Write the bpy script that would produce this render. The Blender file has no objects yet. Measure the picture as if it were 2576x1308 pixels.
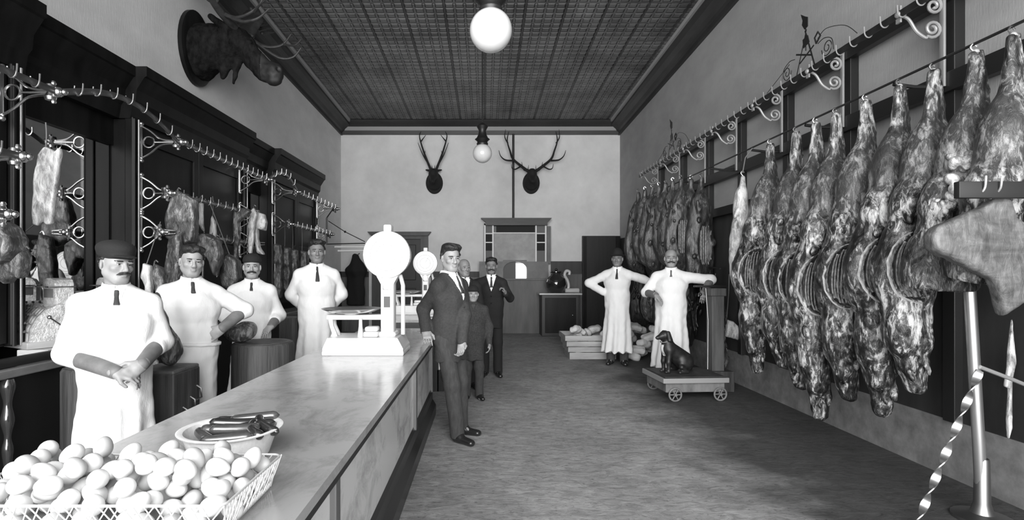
import bpy, bmesh, math, random
import numpy as np
from mathutils import Vector, Matrix, Euler, noise as mnoise

# ------------------------------------------------------------------ camera, world, light
SC = bpy.context.scene
COL = SC.collection
F, VX, VY, EYE = 1350.0, 1220.0, 685.0, 1.5      # focal length in px, vanishing point, eye height
cam = bpy.data.cameras.new('camera'); cam_o = bpy.data.objects.new('camera', cam); COL.objects.link(cam_o)
cam.sensor_fit = 'HORIZONTAL'; cam.sensor_width = 36.0; cam.lens = F / 2576 * 36
cam.shift_x = (1288 - VX) / 2576; cam.shift_y = (VY - 654) / 2576
cam.clip_start = 0.05; cam.clip_end = 100
cam_o.location = (0, 0, EYE); cam_o.rotation_euler = (math.pi / 2, 0, 0)
SC.camera = cam_o
SC.view_settings.view_transform = 'Standard'; SC.view_settings.look = 'None'
SC.view_settings.gamma = 1.0; SC.view_settings.use_curve_mapping = False
SC.view_settings.exposure = 1.35
world = bpy.data.worlds.new('world'); SC.world = world; world.use_nodes = True
world.node_tree.nodes['Background'].inputs[0].default_value = (1, 1, 1, 1)
world.node_tree.nodes['Background'].inputs[1].default_value = 0.7

def lamp(name, kind, loc, rot, energy, **kw):
    l = bpy.data.lights.new(name, kind); l.energy = energy
    for k, v in kw.items(): setattr(l, k, v)
    o = bpy.data.objects.new(name, l); COL.objects.link(o); o.location = loc; o.rotation_euler = rot
    return o
R = math.radians
# daylight through the glazed shop front behind the camera: bright low sky from the street, and the sky above it
lamp('street_daylight', 'SUN', (0, -3, 3), (R(83), 0, R(-4)), 3.1, angle=R(66))
lamp('shop_window_daylight', 'AREA', (-0.9, -1.3, 2.7), (R(88), 0, R(-6)), 105, shape='RECTANGLE', size=5.0, size_y=4.4)
# ------------------------------------------------------------------ helpers
def P(px, py, s):
    "point seen at pixel (px,py) where one metre spans s px"
    return Vector(((px - VX) / s, F / s, EYE + (VY - py) / s))

MATS = {}
def mk(name, base, rough=.6, metal=0., var=None, bump=None, spec=.4, emit=0., coat=0., dark=None):
    "grey procedural material; var=(scale,(sx,sy,sz),amount,detail); bump=(scale,(sx,sy,sz),strength)"
    m = bpy.data.materials.new(name); m.use_nodes = True; nt = m.node_tree; b = nt.nodes['Principled BSDF']
    b.inputs['Roughness'].default_value = rough; b.inputs['Metallic'].default_value = metal
    b.inputs['Specular IOR Level'].default_value = spec; b.inputs['Coat Weight'].default_value = coat
    b.inputs['Base Color'].default_value = (base, base, base, 1)
    tc = nt.nodes.new('ShaderNodeTexCoord')
    def nz(scale, st, detail):
        mp = nt.nodes.new('ShaderNodeMapping'); mp.inputs['Scale'].default_value = st
        nt.links.new(tc.outputs['Object'], mp.inputs['Vector'])
        n = nt.nodes.new('ShaderNodeTexNoise'); n.inputs['Scale'].default_value = scale
        n.inputs['Detail'].default_value = detail; n.inputs['Roughness'].default_value = .65
        nt.links.new(mp.outputs[0], n.inputs['Vector']); return n
    if var:
        n = nz(var[0], var[1], var[3] if len(var) > 3 else 5)
        r = nt.nodes.new('ShaderNodeValToRGB'); e = r.color_ramp.elements
        a = base * (1 - var[2]) if dark is None else dark; c = min(1, base * (1 + var[2]))
        e[0].position = .3; e[0].color = (a, a, a, 1); e[1].position = .7; e[1].color = (c, c, c, 1)
        nt.links.new(n.outputs['Fac'], r.inputs[0]); nt.links.new(r.outputs[0], b.inputs['Base Color'])
    if bump:
        n = nz(bump[0], bump[1], 4); bp = nt.nodes.new('ShaderNodeBump'); bp.inputs['Strength'].default_value = bump[2]
        bp.inputs['Distance'].default_value = .02
        nt.links.new(n.outputs['Fac'], bp.inputs['Height']); nt.links.new(bp.outputs[0], b.inputs['Normal'])
    if emit:
        b.inputs['Emission Color'].default_value = (1, 1, 1, 1); b.inputs['Emission Strength'].default_value = emit
    MATS[name] = m
    return m

def link_mesh(name, v, f, mats, parent=None, smooth=True, mi=None, angle=40):
    "v Nx3, f list of index tuples or Mx4 array -> one mesh object"
    me = bpy.data.meshes.new(name)
    if isinstance(f, np.ndarray):
        n = len(f); k = f.shape[1]
        me.vertices.add(len(v)); me.vertices.foreach_set('co', np.asarray(v, np.float32).ravel())
        me.loops.add(n * k); me.loops.foreach_set('vertex_index', f.astype(np.int32).ravel())
        me.polygons.add(n); me.polygons.foreach_set('loop_start', np.arange(0, n * k, k, dtype=np.int32))
        me.polygons.foreach_set('loop_total', np.full(n, k, np.int32))
        me.update(calc_edges=True); me.validate()
    else:
        me.from_pydata([tuple(p) for p in v], [], f); me.update()
    for m in (mats if isinstance(mats, (list, tuple)) else [mats]): me.materials.append(m)
    if mi is not None: me.polygons.foreach_set('material_index', np.asarray(mi, np.int32))
    if smooth:
        me.polygons.foreach_set('use_smooth', np.ones(len(me.polygons), bool))
        if angle: me.set_sharp_from_angle(angle=R(angle))
    o = bpy.data.objects.new(name, me); COL.objects.link(o)
    if parent is not None: o.parent = parent
    return o

class MB:
    "collects boxes, tubes, lathes and prisms into one mesh"
    def __init__(s, M=None): s.v = []; s.f = []; s.M = M
    def add(s, v, f, M=None):
        o = len(s.v)
        for p in v:
            p = Vector(p)
            if M is not None: p = M @ p
            if s.M is not None: p = s.M @ p
            s.v.append(p)
        s.f += [tuple(i + o for i in q) for q in f]; return s
    def box(s, x0, x1, y0, y1, z0, z1, bev=0., M=None, seg=2):
        if bev:
            bm = bmesh.new(); bmesh.ops.create_cube(bm, size=1)
            for q in bm.verts: q.co = Vector(((x0 + x1) / 2 + q.co.x * (x1 - x0), (y0 + y1) / 2 + q.co.y * (y1 - y0), (z0 + z1) / 2 + q.co.z * (z1 - z0)))
            bmesh.ops.bevel(bm, geom=bm.edges[:], offset=bev, segments=seg, affect='EDGES', profile=.5)
            bm.verts.index_update(); v = [q.co.copy() for q in bm.verts]; f = [tuple(q.index for q in p.verts) for p in bm.faces]; bm.free()
            return s.add(v, f, M)
        v = [(x, y, z) for x in (x0, x1) for y in (y0, y1) for z in (z0, z1)]
        return s.add(v, [(0, 1, 3, 2), (4, 6, 7, 5), (0, 4, 5, 1), (2, 3, 7, 6), (0, 2, 6, 4), (1, 5, 7, 3)], M)
    def tube(s, pts, r, n=8, closed=False, flat=None, M=None):
        "sweep along pts; r scalar or list; flat=(vector, factor) squashes the section along the vector"
        pts = [Vector(p) for p in pts]; m = len(pts)
        rs = [r] * m if not hasattr(r, '__len__') else r
        v = []; f = []; u = None
        for i, p in enumerate(pts):
            if closed: t = pts[(i + 1) % m] - pts[i - 1]
            else: t = pts[min(i + 1, m - 1)] - pts[max(i - 1, 0)]
            t.normalize() if t.length else None
            if u is None: u = t.orthogonal().normalized()
            else:
                u = u - t * u.dot(t)
                u = u.normalized() if u.length > 1e-6 else t.orthogonal().normalized()
            w = t.cross(u)
            for k in range(n):
                a = 2 * math.pi * k / n
                d = (u * math.cos(a) + w * math.sin(a)) * rs[i]
                if flat: d -= flat[0] * d.dot(flat[0]) * (1 - flat[1])
                v.append(p + d)
        for i in range(m if closed else m - 1):
            j = (i + 1) % m
            for k in range(n): f.append((i * n + k, i * n + (k + 1) % n, j * n + (k + 1) % n, j * n + k))
        if not closed: f += [tuple(reversed(range(n))), tuple(range((m - 1) * n, m * n))]
        return s.add(v, f, M)
    def lathe(s, prof, n=24, M=None):
        v = []; f = []; m = len(prof)
        for (r, z) in prof:
            for k in range(n):
                a = 2 * math.pi * k / n; v.append((r * math.cos(a), r * math.sin(a), z))
        for i in range(m - 1):
            for k in range(n): f.append((i * n + k, i * n + (k + 1) % n, (i + 1) * n + (k + 1) % n, (i + 1) * n + k))
        f += [tuple(reversed(range(n))), tuple(range((m - 1) * n, m * n))]
        return s.add(v, f, M)
    def prism(s, poly, d, M=None):
        "poly of (x,z), extruded y 0..d"
        n = len(poly); v = [(x, 0, z) for x, z in poly] + [(x, d, z) for x, z in poly]
        f = [tuple(range(n)), tuple(reversed(range(n, 2 * n)))] + [(i, i + n, (i + 1) % n + n, (i + 1) % n) for i in range(n)]
        return s.add(v, f, M)
    def ball(s, c, r, n=16, M=None, sc=(1, 1, 1), rot=None):
        prof = [(r * math.sin(math.pi * i / (n // 2)) or 1e-4, -r * math.cos(math.pi * i / (n // 2))) for i in range(n // 2 + 1)]
        T = Matrix.Translation(c)
        if rot is not None: T = T @ rot
        T = T @ Matrix.Diagonal((*sc, 1))
        return s.lathe(prof, n, T if M is None else M @ T)
    def build(s, name, mat, parent=None, smooth=True, angle=40):
        o = link_mesh(name, s.v, s.f, mat, parent, smooth, angle=angle)
        bm = bmesh.new(); bm.from_mesh(o.data); bmesh.ops.recalc_face_normals(bm, faces=bm.faces[:]); bm.to_mesh(o.data); bm.free()
        return o

def tag(o, label, cat, group=None):
    o['label'] = label; o['category'] = cat
    if group: o['group'] = group
    return o
def thing(name, label, cat, loc=(0, 0, 0), rz=0., group=None):
    o = bpy.data.objects.new(name, None); COL.objects.link(o); o.location = loc; o.rotation_euler = (0, 0, rz)
    o.empty_display_size = .1
    return tag(o, label, cat, group)
def struct(o, parent=None):
    if parent is not None: o.parent = parent
    else: o['kind'] = 'structure'
    return o
def kids(o): return [c for c in KIDS.get(o.name, [])]
def dup(root, loc, rz=None, label=None, scale=None, group=None):
    r = root.copy(); COL.objects.link(r); r.location = loc
    if rz is not None: r.rotation_euler = (0, 0, rz)
    if scale is not None: r.scale = scale if hasattr(scale, '__len__') else (scale,) * 3
    if label: r['label'] = label
    if group: r['group'] = group
    for ch in list(root.children):
        c = ch.copy(); COL.objects.link(c); c.parent = r
        for g in list(ch.children):
            d = g.copy(); COL.objects.link(d); d.parent = c
    return r
def spline(pts, n=8, closed=False):
    "Catmull-Rom through pts"
    pts = [Vector(p) for p in pts]; m = len(pts); out = []
    for i in range(m if closed else m - 1):
        g = (lambda k: pts[k % m]) if closed else (lambda k: pts[max(0, min(m - 1, k))])
        a, b, c, d = g(i - 1), g(i), g(i + 1), g(i + 2)
        for k in range(n):
            t = k / n
            out.append(.5 * ((2 * b) + (c - a) * t + (2 * a - 5 * b + 4 * c - d) * t * t + (3 * b - a - 3 * c + d) * t ** 3))
    if not closed: out.append(pts[-1])
    return out
def spiral(c, r0, turns, u, w, start=0., n=14, r1=.12, sgn=1):
    "spiral from radius r0 inwards in the plane of u,w"
    out = []; N = int(n * turns)
    for i in range(N + 1):
        t = i / N; a = start + sgn * 2 * math.pi * turns * t; r = r0 * (1 - t * (1 - r1))
        out.append(Vector(c) + Vector(u) * r * math.cos(a) + Vector(w) * r * math.sin(a))
    return out

# ---- smooth solids from distance fields: used for bodies, clothes, meat, animals
class SDF:
    def __init__(s, lo, hi, h):
        s.lo = np.array(lo, np.float32); s.h = h
        s.n = np.ceil((np.array(hi) - s.lo) / h).astype(int) + 1
        s.D = np.full(s.n, .25, np.float32)
        s.ax = [s.lo[i] + h * np.arange(s.n[i], dtype=np.float32) for i in range(3)]
    def win(s, lo, hi):
        i0 = np.maximum(0, np.floor((np.array(lo) - s.lo) / s.h).astype(int))
        i1 = np.minimum(s.n, np.ceil((np.array(hi) - s.lo) / s.h).astype(int) + 1)
        sl = tuple(slice(a, max(a, b)) for a, b in zip(i0, i1))
        X = s.ax[0][sl[0]][:, None, None]; Y = s.ax[1][sl[1]][None, :, None]; Z = s.ax[2][sl[2]][None, None, :]
        return sl, X, Y, Z
    def put(s, sl, d, k, op='add'):
        A = s.D[sl]
        if A.size == 0: return s
        if op == 'sub': A2 = -A; 
        else: A2 = A
        if k > 0:
            hh = np.clip(.5 + .5 * (A2 - d) / k, 0, 1); r = A2 + (d - A2) * hh - k * hh * (1 - hh)
        else: r = np.minimum(A2, d)
        s.D[sl] = -r if op == 'sub' else r
        return s
    def cone(s, a, b, ra, rb, k=.02, sq=None, op='add'):
        "round cone a-b; sq=(unit vector, factor): factor>1 widens along the vector"
        a = np.array(a, np.float32); b = np.array(b, np.float32); rm = max(ra, rb) * (max(1, sq[1]) if sq else 1) + k + .02
        sl, X, Y, Z = s.win(np.minimum(a, b) - rm, np.maximum(a, b) + rm)
        p = [X - a[0], Y - a[1], Z - a[2]]; ba = b - a
        if sq:
            u = np.array(sq[0], np.float32); u /= np.linalg.norm(u); g = 1 / sq[1] - 1
            q = (p[0] * u[0] + p[1] * u[1] + p[2] * u[2]) * g; p = [p[i] + q * u[i] for i in range(3)]
            ba = ba + u * (ba @ u) * g
        L = max(float(ba @ ba), 1e-9)
        t = np.clip((p[0] * ba[0] + p[1] * ba[1] + p[2] * ba[2]) / L, 0, 1)
        d = np.sqrt((p[0] - t * ba[0]) ** 2 + (p[1] - t * ba[1]) ** 2 + (p[2] - t * ba[2]) ** 2) - (ra + t * (rb - ra))
        return s.put(sl, d, k, op)
    def chain(s, pts, rs, k=.02, sq=None):
        for i in range(len(pts) - 1): s.cone(pts[i], pts[i + 1], rs[i], rs[i + 1], k, sq)
        return s
    def ell(s, c, r, k=.02, rot=None, op='add'):
        c = np.array(c, np.float32); r = np.array(r, np.float32); m = float(r.max()) + k + .02
        sl, X, Y, Z = s.win(c - m, c + m); p = [X - c[0], Y - c[1], Z - c[2]]
        if rot is not None:
            T = np.array(rot.to_3x3().transposed(), np.float32); p = [T[i][0] * p[0] + T[i][1] * p[1] + T[i][2] * p[2] for i in range(3)]
        k0 = np.sqrt((p[0] / r[0]) ** 2 + (p[1] / r[1]) ** 2 + (p[2] / r[2]) ** 2)
        k1 = np.sqrt((p[0] / r[0] ** 2) ** 2 + (p[1] / r[1] ** 2) ** 2 + (p[2] / r[2] ** 2) ** 2)
        return s.put(sl, k0 * (k0 - 1) / np.maximum(k1, 1e-6), k, op)
    def box(s, c, hs, rad=.01, k=.01, rot=None, op='add'):
        c = np.array(c, np.float32); m = float(np.linalg.norm(hs)) + k + rad + .02
        sl, X, Y, Z = s.win(c - m, c + m); p = [X - c[0], Y - c[1], Z - c[2]]
        if rot is not None:
            T = np.array(rot.to_3x3().transposed(), np.float32); p = [T[i][0] * p[0] + T[i][1] * p[1] + T[i][2] * p[2] for i in range(3)]
        q = [np.abs(p[i]) - (hs[i] - rad) for i in range(3)]
        d = np.sqrt(sum(np.maximum(x, 0) ** 2 for x in q)) + np.minimum(np.maximum(np.maximum(q[0], q[1]), q[2]), 0) - rad
        return s.put(sl, d, k, op)
    def cut(s, pt, nrm, k=0.):
        "remove everything on the side the normal points to"
        n = np.array(nrm, np.float32); n /= np.linalg.norm(n)
        d = (s.ax[0][:, None, None] - pt[0]) * n[0] + (s.ax[1][None, :, None] - pt[1]) * n[1] + (s.ax[2][None, None, :] - pt[2]) * n[2]
        s.D = np.maximum(s.D, d.astype(np.float32)); return s
    def warp(s, fn):
        "add fn(X,Y,Z) to the distance"
        s.D = (s.D + fn(s.ax[0][:, None, None], s.ax[1][None, :, None], s.ax[2][None, None, :])).astype(np.float32); return s
    def mesh(s):
        D = s.D; D[0] = D[-1] = .1; D[:, 0] = D[:, -1] = .1; D[:, :, 0] = D[:, :, -1] = .1
        I = D < 0
        c = [(0, 0, 0), (1, 0, 0), (0, 1, 0), (1, 1, 0), (0, 0, 1), (1, 0, 1), (0, 1, 1), (1, 1, 1)]
        nx, ny, nz = D.shape
        sh = lambda A, o: A[o[0]:nx - 1 + o[0], o[1]:ny - 1 + o[1], o[2]:nz - 1 + o[2]]
        cnt = sum(sh(I, o).astype(np.uint8) for o in c)
        act = np.argwhere((cnt > 0) & (cnt < 8))
        V = np.stack([D[act[:, 0] + o[0], act[:, 1] + o[1], act[:, 2] + o[2]] for o in c], 1)
        S = np.zeros((len(act), 3), np.float32); N = np.zeros(len(act), np.float32)
        for i in range(8):
            for j in range(i + 1, 8):
                if sum(abs(a - b) for a, b in zip(c[i], c[j])) != 1: continue
                m = (V[:, i] < 0) != (V[:, j] < 0); t = np.where(m, V[:, i] / np.where(m, V[:, i] - V[:, j], 1), 0)
                pi, pj = np.array(c[i], np.float32), np.array(c[j], np.float32)
                S += np.where(m[:, None], pi + t[:, None] * (pj - pi), 0); N += m
        verts = s.lo + (act + S / N[:, None]) * s.h
        idx = np.full((nx - 1, ny - 1, nz - 1), -1, np.int32); idx[act[:, 0], act[:, 1], act[:, 2]] = np.arange(len(act))
        faces = []
        for a in range(3):
            o = [0, 0, 0]; o[a] = 1; b, d = (a + 1) % 3, (a + 2) % 3
            lo = I[:nx - o[0], :ny - o[1], :nz - o[2]]; hi = I[o[0]:, o[1]:, o[2]:]
            e = np.argwhere(lo != hi); e = e[(e[:, b] > 0) & (e[:, d] > 0) & (e[:, b] < D.shape[b] - 1) & (e[:, d] < D.shape[d] - 1)]
            q = []
            for (db, dd) in ((-1, -1), (0, -1), (0, 0), (-1, 0)):
                t = e.copy(); t[:, b] += db; t[:, d] += dd; q.append(idx[t[:, 0], t[:, 1], t[:, 2]])
            q = np.stack(q, 1); fl = ~lo[e[:, 0], e[:, 1], e[:, 2]]; q[fl] = q[fl][:, ::-1]
            faces.append(q)
        return verts, np.concatenate(faces)
    def build(s, name, mats, parent=None, mifn=None, relax=1):
        v, f = s.mesh()
        if relax:                                     # Laplacian pass to take the voxel steps off
            for _ in range(relax):
                acc = np.zeros_like(v); n = np.zeros(len(v), np.float32)
                for k in range(4):
                    np.add.at(acc, f[:, k], v[f[:, (k + 1) % 4]]); np.add.at(acc, f[:, (k + 1) % 4], v[f[:, k]])
                    np.add.at(n, f[:, k], 1); np.add.at(n, f[:, (k + 1) % 4], 1)
                v = v * .5 + .5 * acc / n[:, None]
        mi = mifn(v[f].mean(1)) if mifn else None
        return link_mesh(name, v, f, mats, parent, True, mi, angle=0)

def wob(X, Y, Z, f, seed=0.):
    "cheap smooth pseudo noise in -1..1 from sines"
    return (np.sin(X * f + 1.3 * np.sin(Y * f * .9 + seed) + seed) + np.sin(Y * f * 1.1 + 1.7 * np.sin(Z * f * .8 + 2 * seed)) + np.sin(Z * f * .95 + 1.5 * np.sin(X * f * 1.05 + 3 * seed))) / 3
# ------------------------------------------------------------------ materials
ONE = (1, 1, 1)
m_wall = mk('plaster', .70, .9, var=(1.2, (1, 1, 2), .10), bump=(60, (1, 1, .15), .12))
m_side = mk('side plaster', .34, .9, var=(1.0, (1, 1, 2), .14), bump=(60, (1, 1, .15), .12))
m_back = mk('back plaster', .62, .9, var=(.9, (1, 1, 1), .14), bump=(40, (1, 1, .2), .1))
m_darkwood = mk('dark varnished wood', .007, .42, var=(6, (1, 1, .15), .7), spec=.18)
m_trimwood = mk('stained trim', .035, .5, var=(5, (.2, .2, 1), .4))
m_wains = mk('dark wainscot', .028, .55, var=(4, (3, 1, .3), .4))
m_wains2 = mk('grey wainscot boards', .12, .6, var=(3, (3, 1, .3), .35))
m_black = mk('black iron', .012, .45, spec=.5)
m_iron = mk('dark ironwork', .04, .4, metal=.6)
m_nickel = mk('nickel plate', .62, .25, metal=1.)
m_steelgrey = mk('dull steel', .32, .4, metal=1.)
m_white = mk('white enamel', .54, .3, coat=.2)
m_cloth = mk('white cotton', .66, .9, bump=(18, (1, 1, .4), .25), var=(7, (1, 1, .5), .05))
m_block = mk('butcher block wood', .05, .6, var=(5, (2.5, 2.5, .2), .6), bump=(9, (2, 2, .15), .5))
m_blocktop = mk('scarred block top', .09, .6, var=(9, ONE, .5), bump=(20, ONE, .4))
m_globe = mk('opal glass', .62, .2, emit=.0, coat=.5)
m_paper = mk('wrapping paper', .55, .85, var=(5, ONE, .2))
m_rope = mk('cord', .13, .9)

def marble(name, base):
    m = mk(name, base, .18, spec=.5); nt = m.node_tree; b = nt.nodes['Principled BSDF']
    tc = nt.nodes.new('ShaderNodeTexCoord'); mp = nt.nodes.new('ShaderNodeMapping'); mp.inputs['Scale'].default_value = (1.6, 1.1, 1.4)
    mp.inputs['Rotation'].default_value = (0.3, 0.2, .5)
    n = nt.nodes.new('ShaderNodeTexNoise'); n.inputs['Scale'].default_value = 3.2; n.inputs['Detail'].default_value = 11; n.inputs['Distortion'].default_value = .5; n.inputs['Roughness'].default_value = .74
    r = nt.nodes.new('ShaderNodeValToRGB'); e = r.color_ramp.elements
    e[0].position = .34; e[0].color = (base * .60,) * 3 + (1,); e[1].position = .52; e[1].color = (base,) * 3 + (1,)
    nt.links.new(tc.outputs['Object'], mp.inputs[0]); nt.links.new(mp.outputs[0], n.inputs[0]); nt.links.new(n.outputs[0], r.inputs[0]); nt.links.new(r.outputs[0], b.inputs['Base Color'])
    return m
m_marble = marble('grey veined marble', .32)
m_marble2 = marble('marble front slab', .72)

def floor_mat():
    m = mk('sawdust strewn floor', .2, .85); nt = m.node_tree; b = nt.nodes['Principled BSDF']
    tc = nt.nodes.new('ShaderNodeTexCoord')
    def layer(scale, st, lo, hi, a, c, dist=0.):
        mp = nt.nodes.new('ShaderNodeMapping'); mp.inputs['Scale'].default_value = st; nt.links.new(tc.outputs['Object'], mp.inputs[0])
        n = nt.nodes.new('ShaderNodeTexNoise'); n.inputs['Scale'].default_value = scale; n.inputs['Detail'].default_value = 8; n.inputs['Roughness'].default_value = .7; n.inputs['Distortion'].default_value = dist
        nt.links.new(mp.outputs[0], n.inputs[0]); r = nt.nodes.new('ShaderNodeValToRGB'); e = r.color_ramp.elements
        e[0].position = lo; e[0].color = (a, a, a, 1); e[1].position = hi; e[1].color = (c, c, c, 1); nt.links.new(n.outputs[0], r.inputs[0]); return r, n
    r1, n1 = layer(7, (1, 2.2, 1), .35, .65, .20, .38, 1.)
    r2, _ = layer(.8, ONE, .35, .65, .72, 1.1)
    r3, _ = layer(26, (1, 1.6, 1), .36, .44, .55, 1.0, .6)
    def mul(a, c):
        x = nt.nodes.new('ShaderNodeMix'); x.data_type = 'RGBA'; x.blend_type = 'MULTIPLY'; x.inputs[0].default_value = 1
        nt.links.new(a, x.inputs[6]); nt.links.new(c, x.inputs[7]); return x.outputs[2]
    # floor darker toward the right wall, under the rows of meat, with a ragged edge
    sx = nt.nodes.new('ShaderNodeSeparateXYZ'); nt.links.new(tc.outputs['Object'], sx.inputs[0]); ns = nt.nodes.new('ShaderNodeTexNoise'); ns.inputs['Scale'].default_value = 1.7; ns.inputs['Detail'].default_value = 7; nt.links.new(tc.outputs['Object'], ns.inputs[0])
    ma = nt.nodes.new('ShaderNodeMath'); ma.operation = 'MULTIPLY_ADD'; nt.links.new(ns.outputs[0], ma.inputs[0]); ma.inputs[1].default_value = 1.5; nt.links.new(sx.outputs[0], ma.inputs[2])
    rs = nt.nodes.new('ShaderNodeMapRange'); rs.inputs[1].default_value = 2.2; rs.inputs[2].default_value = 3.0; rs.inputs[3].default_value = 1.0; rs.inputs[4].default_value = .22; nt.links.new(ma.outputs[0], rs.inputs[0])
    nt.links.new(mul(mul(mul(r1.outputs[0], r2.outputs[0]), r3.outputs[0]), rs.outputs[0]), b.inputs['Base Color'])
    bp = nt.nodes.new('ShaderNodeBump'); bp.inputs['Strength'].default_value = .35; bp.inputs['Distance'].default_value = .03
    nt.links.new(n1.outputs[0], bp.inputs['Height']); nt.links.new(bp.outputs[0], b.inputs['Normal'])
    return m
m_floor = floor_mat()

def tin_mat():
    m = mk('pressed tin', .105, .42, spec=.5); nt = m.node_tree; b = nt.nodes['Principled BSDF']
    tc = nt.nodes.new('ShaderNodeTexCoord')
    def brick(w, h, mort):
        k = nt.nodes.new('ShaderNodeTexBrick'); k.offset = 0; k.inputs['Scale'].default_value = 1
        k.inputs['Brick Width'].default_value = w; k.inputs['Row Height'].default_value = h; k.inputs['Mortar Size'].default_value = mort; k.inputs['Mortar Smooth'].default_value = .6
        k.inputs['Color1'].default_value = k.inputs['Color2'].default_value = (1, 1, 1, 1); k.inputs['Mortar'].default_value = (0, 0, 0, 1)
        nt.links.new(tc.outputs['Object'], k.inputs[0]); return k
    k1 = brick(.61, .61, .02); k2 = brick(.152, .152, .03)
    ad = nt.nodes.new('ShaderNodeMath'); ad.operation = 'ADD'; nt.links.new(k1.outputs[0], ad.inputs[0]); nt.links.new(k2.outputs[0], ad.inputs[1])
    n = nt.nodes.new('ShaderNodeTexNoise'); n.inputs['Scale'].default_value = 1.6; n.inputs['Detail'].default_value = 6; nt.links.new(tc.outputs['Object'], n.inputs[0])
    r = nt.nodes.new('ShaderNodeValToRGB'); e = r.color_ramp.elements; e[0].position = .3; e[0].color = (.055,) * 3 + (1,); e[1].position = .7; e[1].color = (.19,) * 3 + (1,); nt.links.new(n.outputs[0], r.inputs[0])
    x = nt.nodes.new('ShaderNodeMix'); x.data_type = 'RGBA'; x.blend_type = 'MULTIPLY'; x.inputs[0].default_value = .55
    nt.links.new(r.outputs[0], x.inputs[6]); nt.links.new(k1.outputs[0], x.inputs[7]); nt.links.new(x.outputs[2], b.inputs['Base Color'])
    bp = nt.nodes.new('ShaderNodeBump'); bp.inputs['Strength'].default_value = 1.0; bp.inputs['Distance'].default_value = .035
    nt.links.new(ad.outputs[0], bp.inputs['Height']); nt.links.new(bp.outputs[0], b.inputs['Normal'])
    return m
m_tin = tin_mat()
def mirror_mat():
    m = mk('silvered mirror', .62, .02, metal=1.); return m
m_mirror = mirror_mat()

# ------------------------------------------------------------------ room shell
XL, XR, DB, Y0 = -3.66, 3.43, 13.64, -1.6
def zc(y): return 5.0 + .03 * (DB - y)           # top of the plaster; the ceiling rises slightly to the street
HI = 6.4
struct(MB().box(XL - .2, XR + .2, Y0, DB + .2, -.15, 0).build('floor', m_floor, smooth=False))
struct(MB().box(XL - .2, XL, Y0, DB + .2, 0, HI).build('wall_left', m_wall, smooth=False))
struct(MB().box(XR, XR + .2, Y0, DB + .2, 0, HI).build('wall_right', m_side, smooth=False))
struct(MB().box(XL, XR, DB, DB + .2, 0, HI).build('wall_back', m_back, smooth=False))
zt = lambda y: zc(y) + .30
mb = MB(); v = []
for y in (Y0, DB):
    for x in (XL, XR): v += [(x, y, zt(y)), (x, y, zt(y) + .12)]
mb.add(v, [(0, 2, 6, 4), (1, 5, 7, 3), (0, 1, 3, 2), (4, 6, 7, 5), (0, 4, 5, 1), (2, 3, 7, 6)])
struct(mb.build('ceiling', m_tin, smooth=False))
# cornice: profile (out from wall, above plaster top); dark crown, light fillet, dark cove
crown = [(0, -.02), (.05, -.02), (.05, .05), (.09, .07), (.12, .13), (.19, .19), (.25, .21), (.25, .26), (.0, .26)]
fillet = [(.0, .26), (.29, .26), (.31, .30), (.0, .30)]
def run_side(prof, x, sg):
    mb = MB(); n = len(prof); v = []
    for y in (Y0, DB):
        for o, h in prof: v.append((x + sg * o, y, zc(y) + h))
    mb.add(v, [tuple(range(n)), tuple(range(n, 2 * n))] + [(i, (i + 1) % n, (i + 1) % n + n, i + n) for i in range(n)]); return mb
def run_back(prof):
    mb = MB(); n = len(prof); v = []
    for x in (XL, XR):
        for o, h in prof: v.append((x, DB - o, zc(DB) + h))
    mb.add(v, [tuple(range(n)), tuple(range(n, 2 * n))] + [(i, (i + 1) % n, (i + 1) % n + n, i + n) for i in range(n)]); return mb
m_fillet = mk('pale cornice band', .3, .7)
k = 1
back_rail = [(0, -.01), (.05, -.01), (.06, .09), (0, .09)]; back_band = [(0, .09), (.05, .09), (.05, .19), (0, .19)]; back_cove = [(0, .19), (.06, .19), (.12, .23), (.24, .27), (.3, .30), (0, .30)]
for nm, mbx, mt in (('left crown', run_side(crown, XL, 1), m_trimwood), ('r', run_side(crown, XR, -1), m_trimwood), ('lf', run_side(fillet, XL, 1), m_fillet), ('rf', run_side(fillet, XR, -1), m_fillet),
                    ('b', run_back(back_rail), m_trimwood), ('bb', run_back(back_band), m_fillet), ('bc', run_back(back_cove), m_trimwood)):
    struct(mbx.build('trim_%d' % k, mt, smooth=False)); k += 1
# right wall dado: pale plinth, dark boards above; back wall wainscot
struct(MB().box(XR - .03, XR, Y0, DB, 0, .42).build('baseboard_right', mk('worn pale plinth', .19, .8, var=(5, ONE, .4)), smooth=False))
struct(MB().box(XR - .02, XR, Y0, DB, .42, 2.35).build('trim_%d' % k, m_wains, smooth=False)); k += 1
mb = MB()
for x0, x1 in ((XL, -2.95), (-1.38, 0), (1.67, 2.45)): mb.box(x0, x1, DB - .03, DB, 0, 1.52)
struct(mb.build('trim_%d' % k, m_wains2, smooth=False)); k += 1
mb = MB()
for x0, x1 in ((XL, -2.95), (-1.38, 0)): mb.box(x0, x1, DB - .05, DB, 1.38, 1.52)
mb.box(1.67, 2.45, DB - .05, DB, 1.46, 1.78)
struct(mb.build('trim_%d' % k, m_wains, smooth=False)); k += 1
struct(MB().box(XL, XL + .03, 10.45, DB, 0, 1.52).build('trim_%d' % k, m_wains, smooth=False)); k += 1

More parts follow.
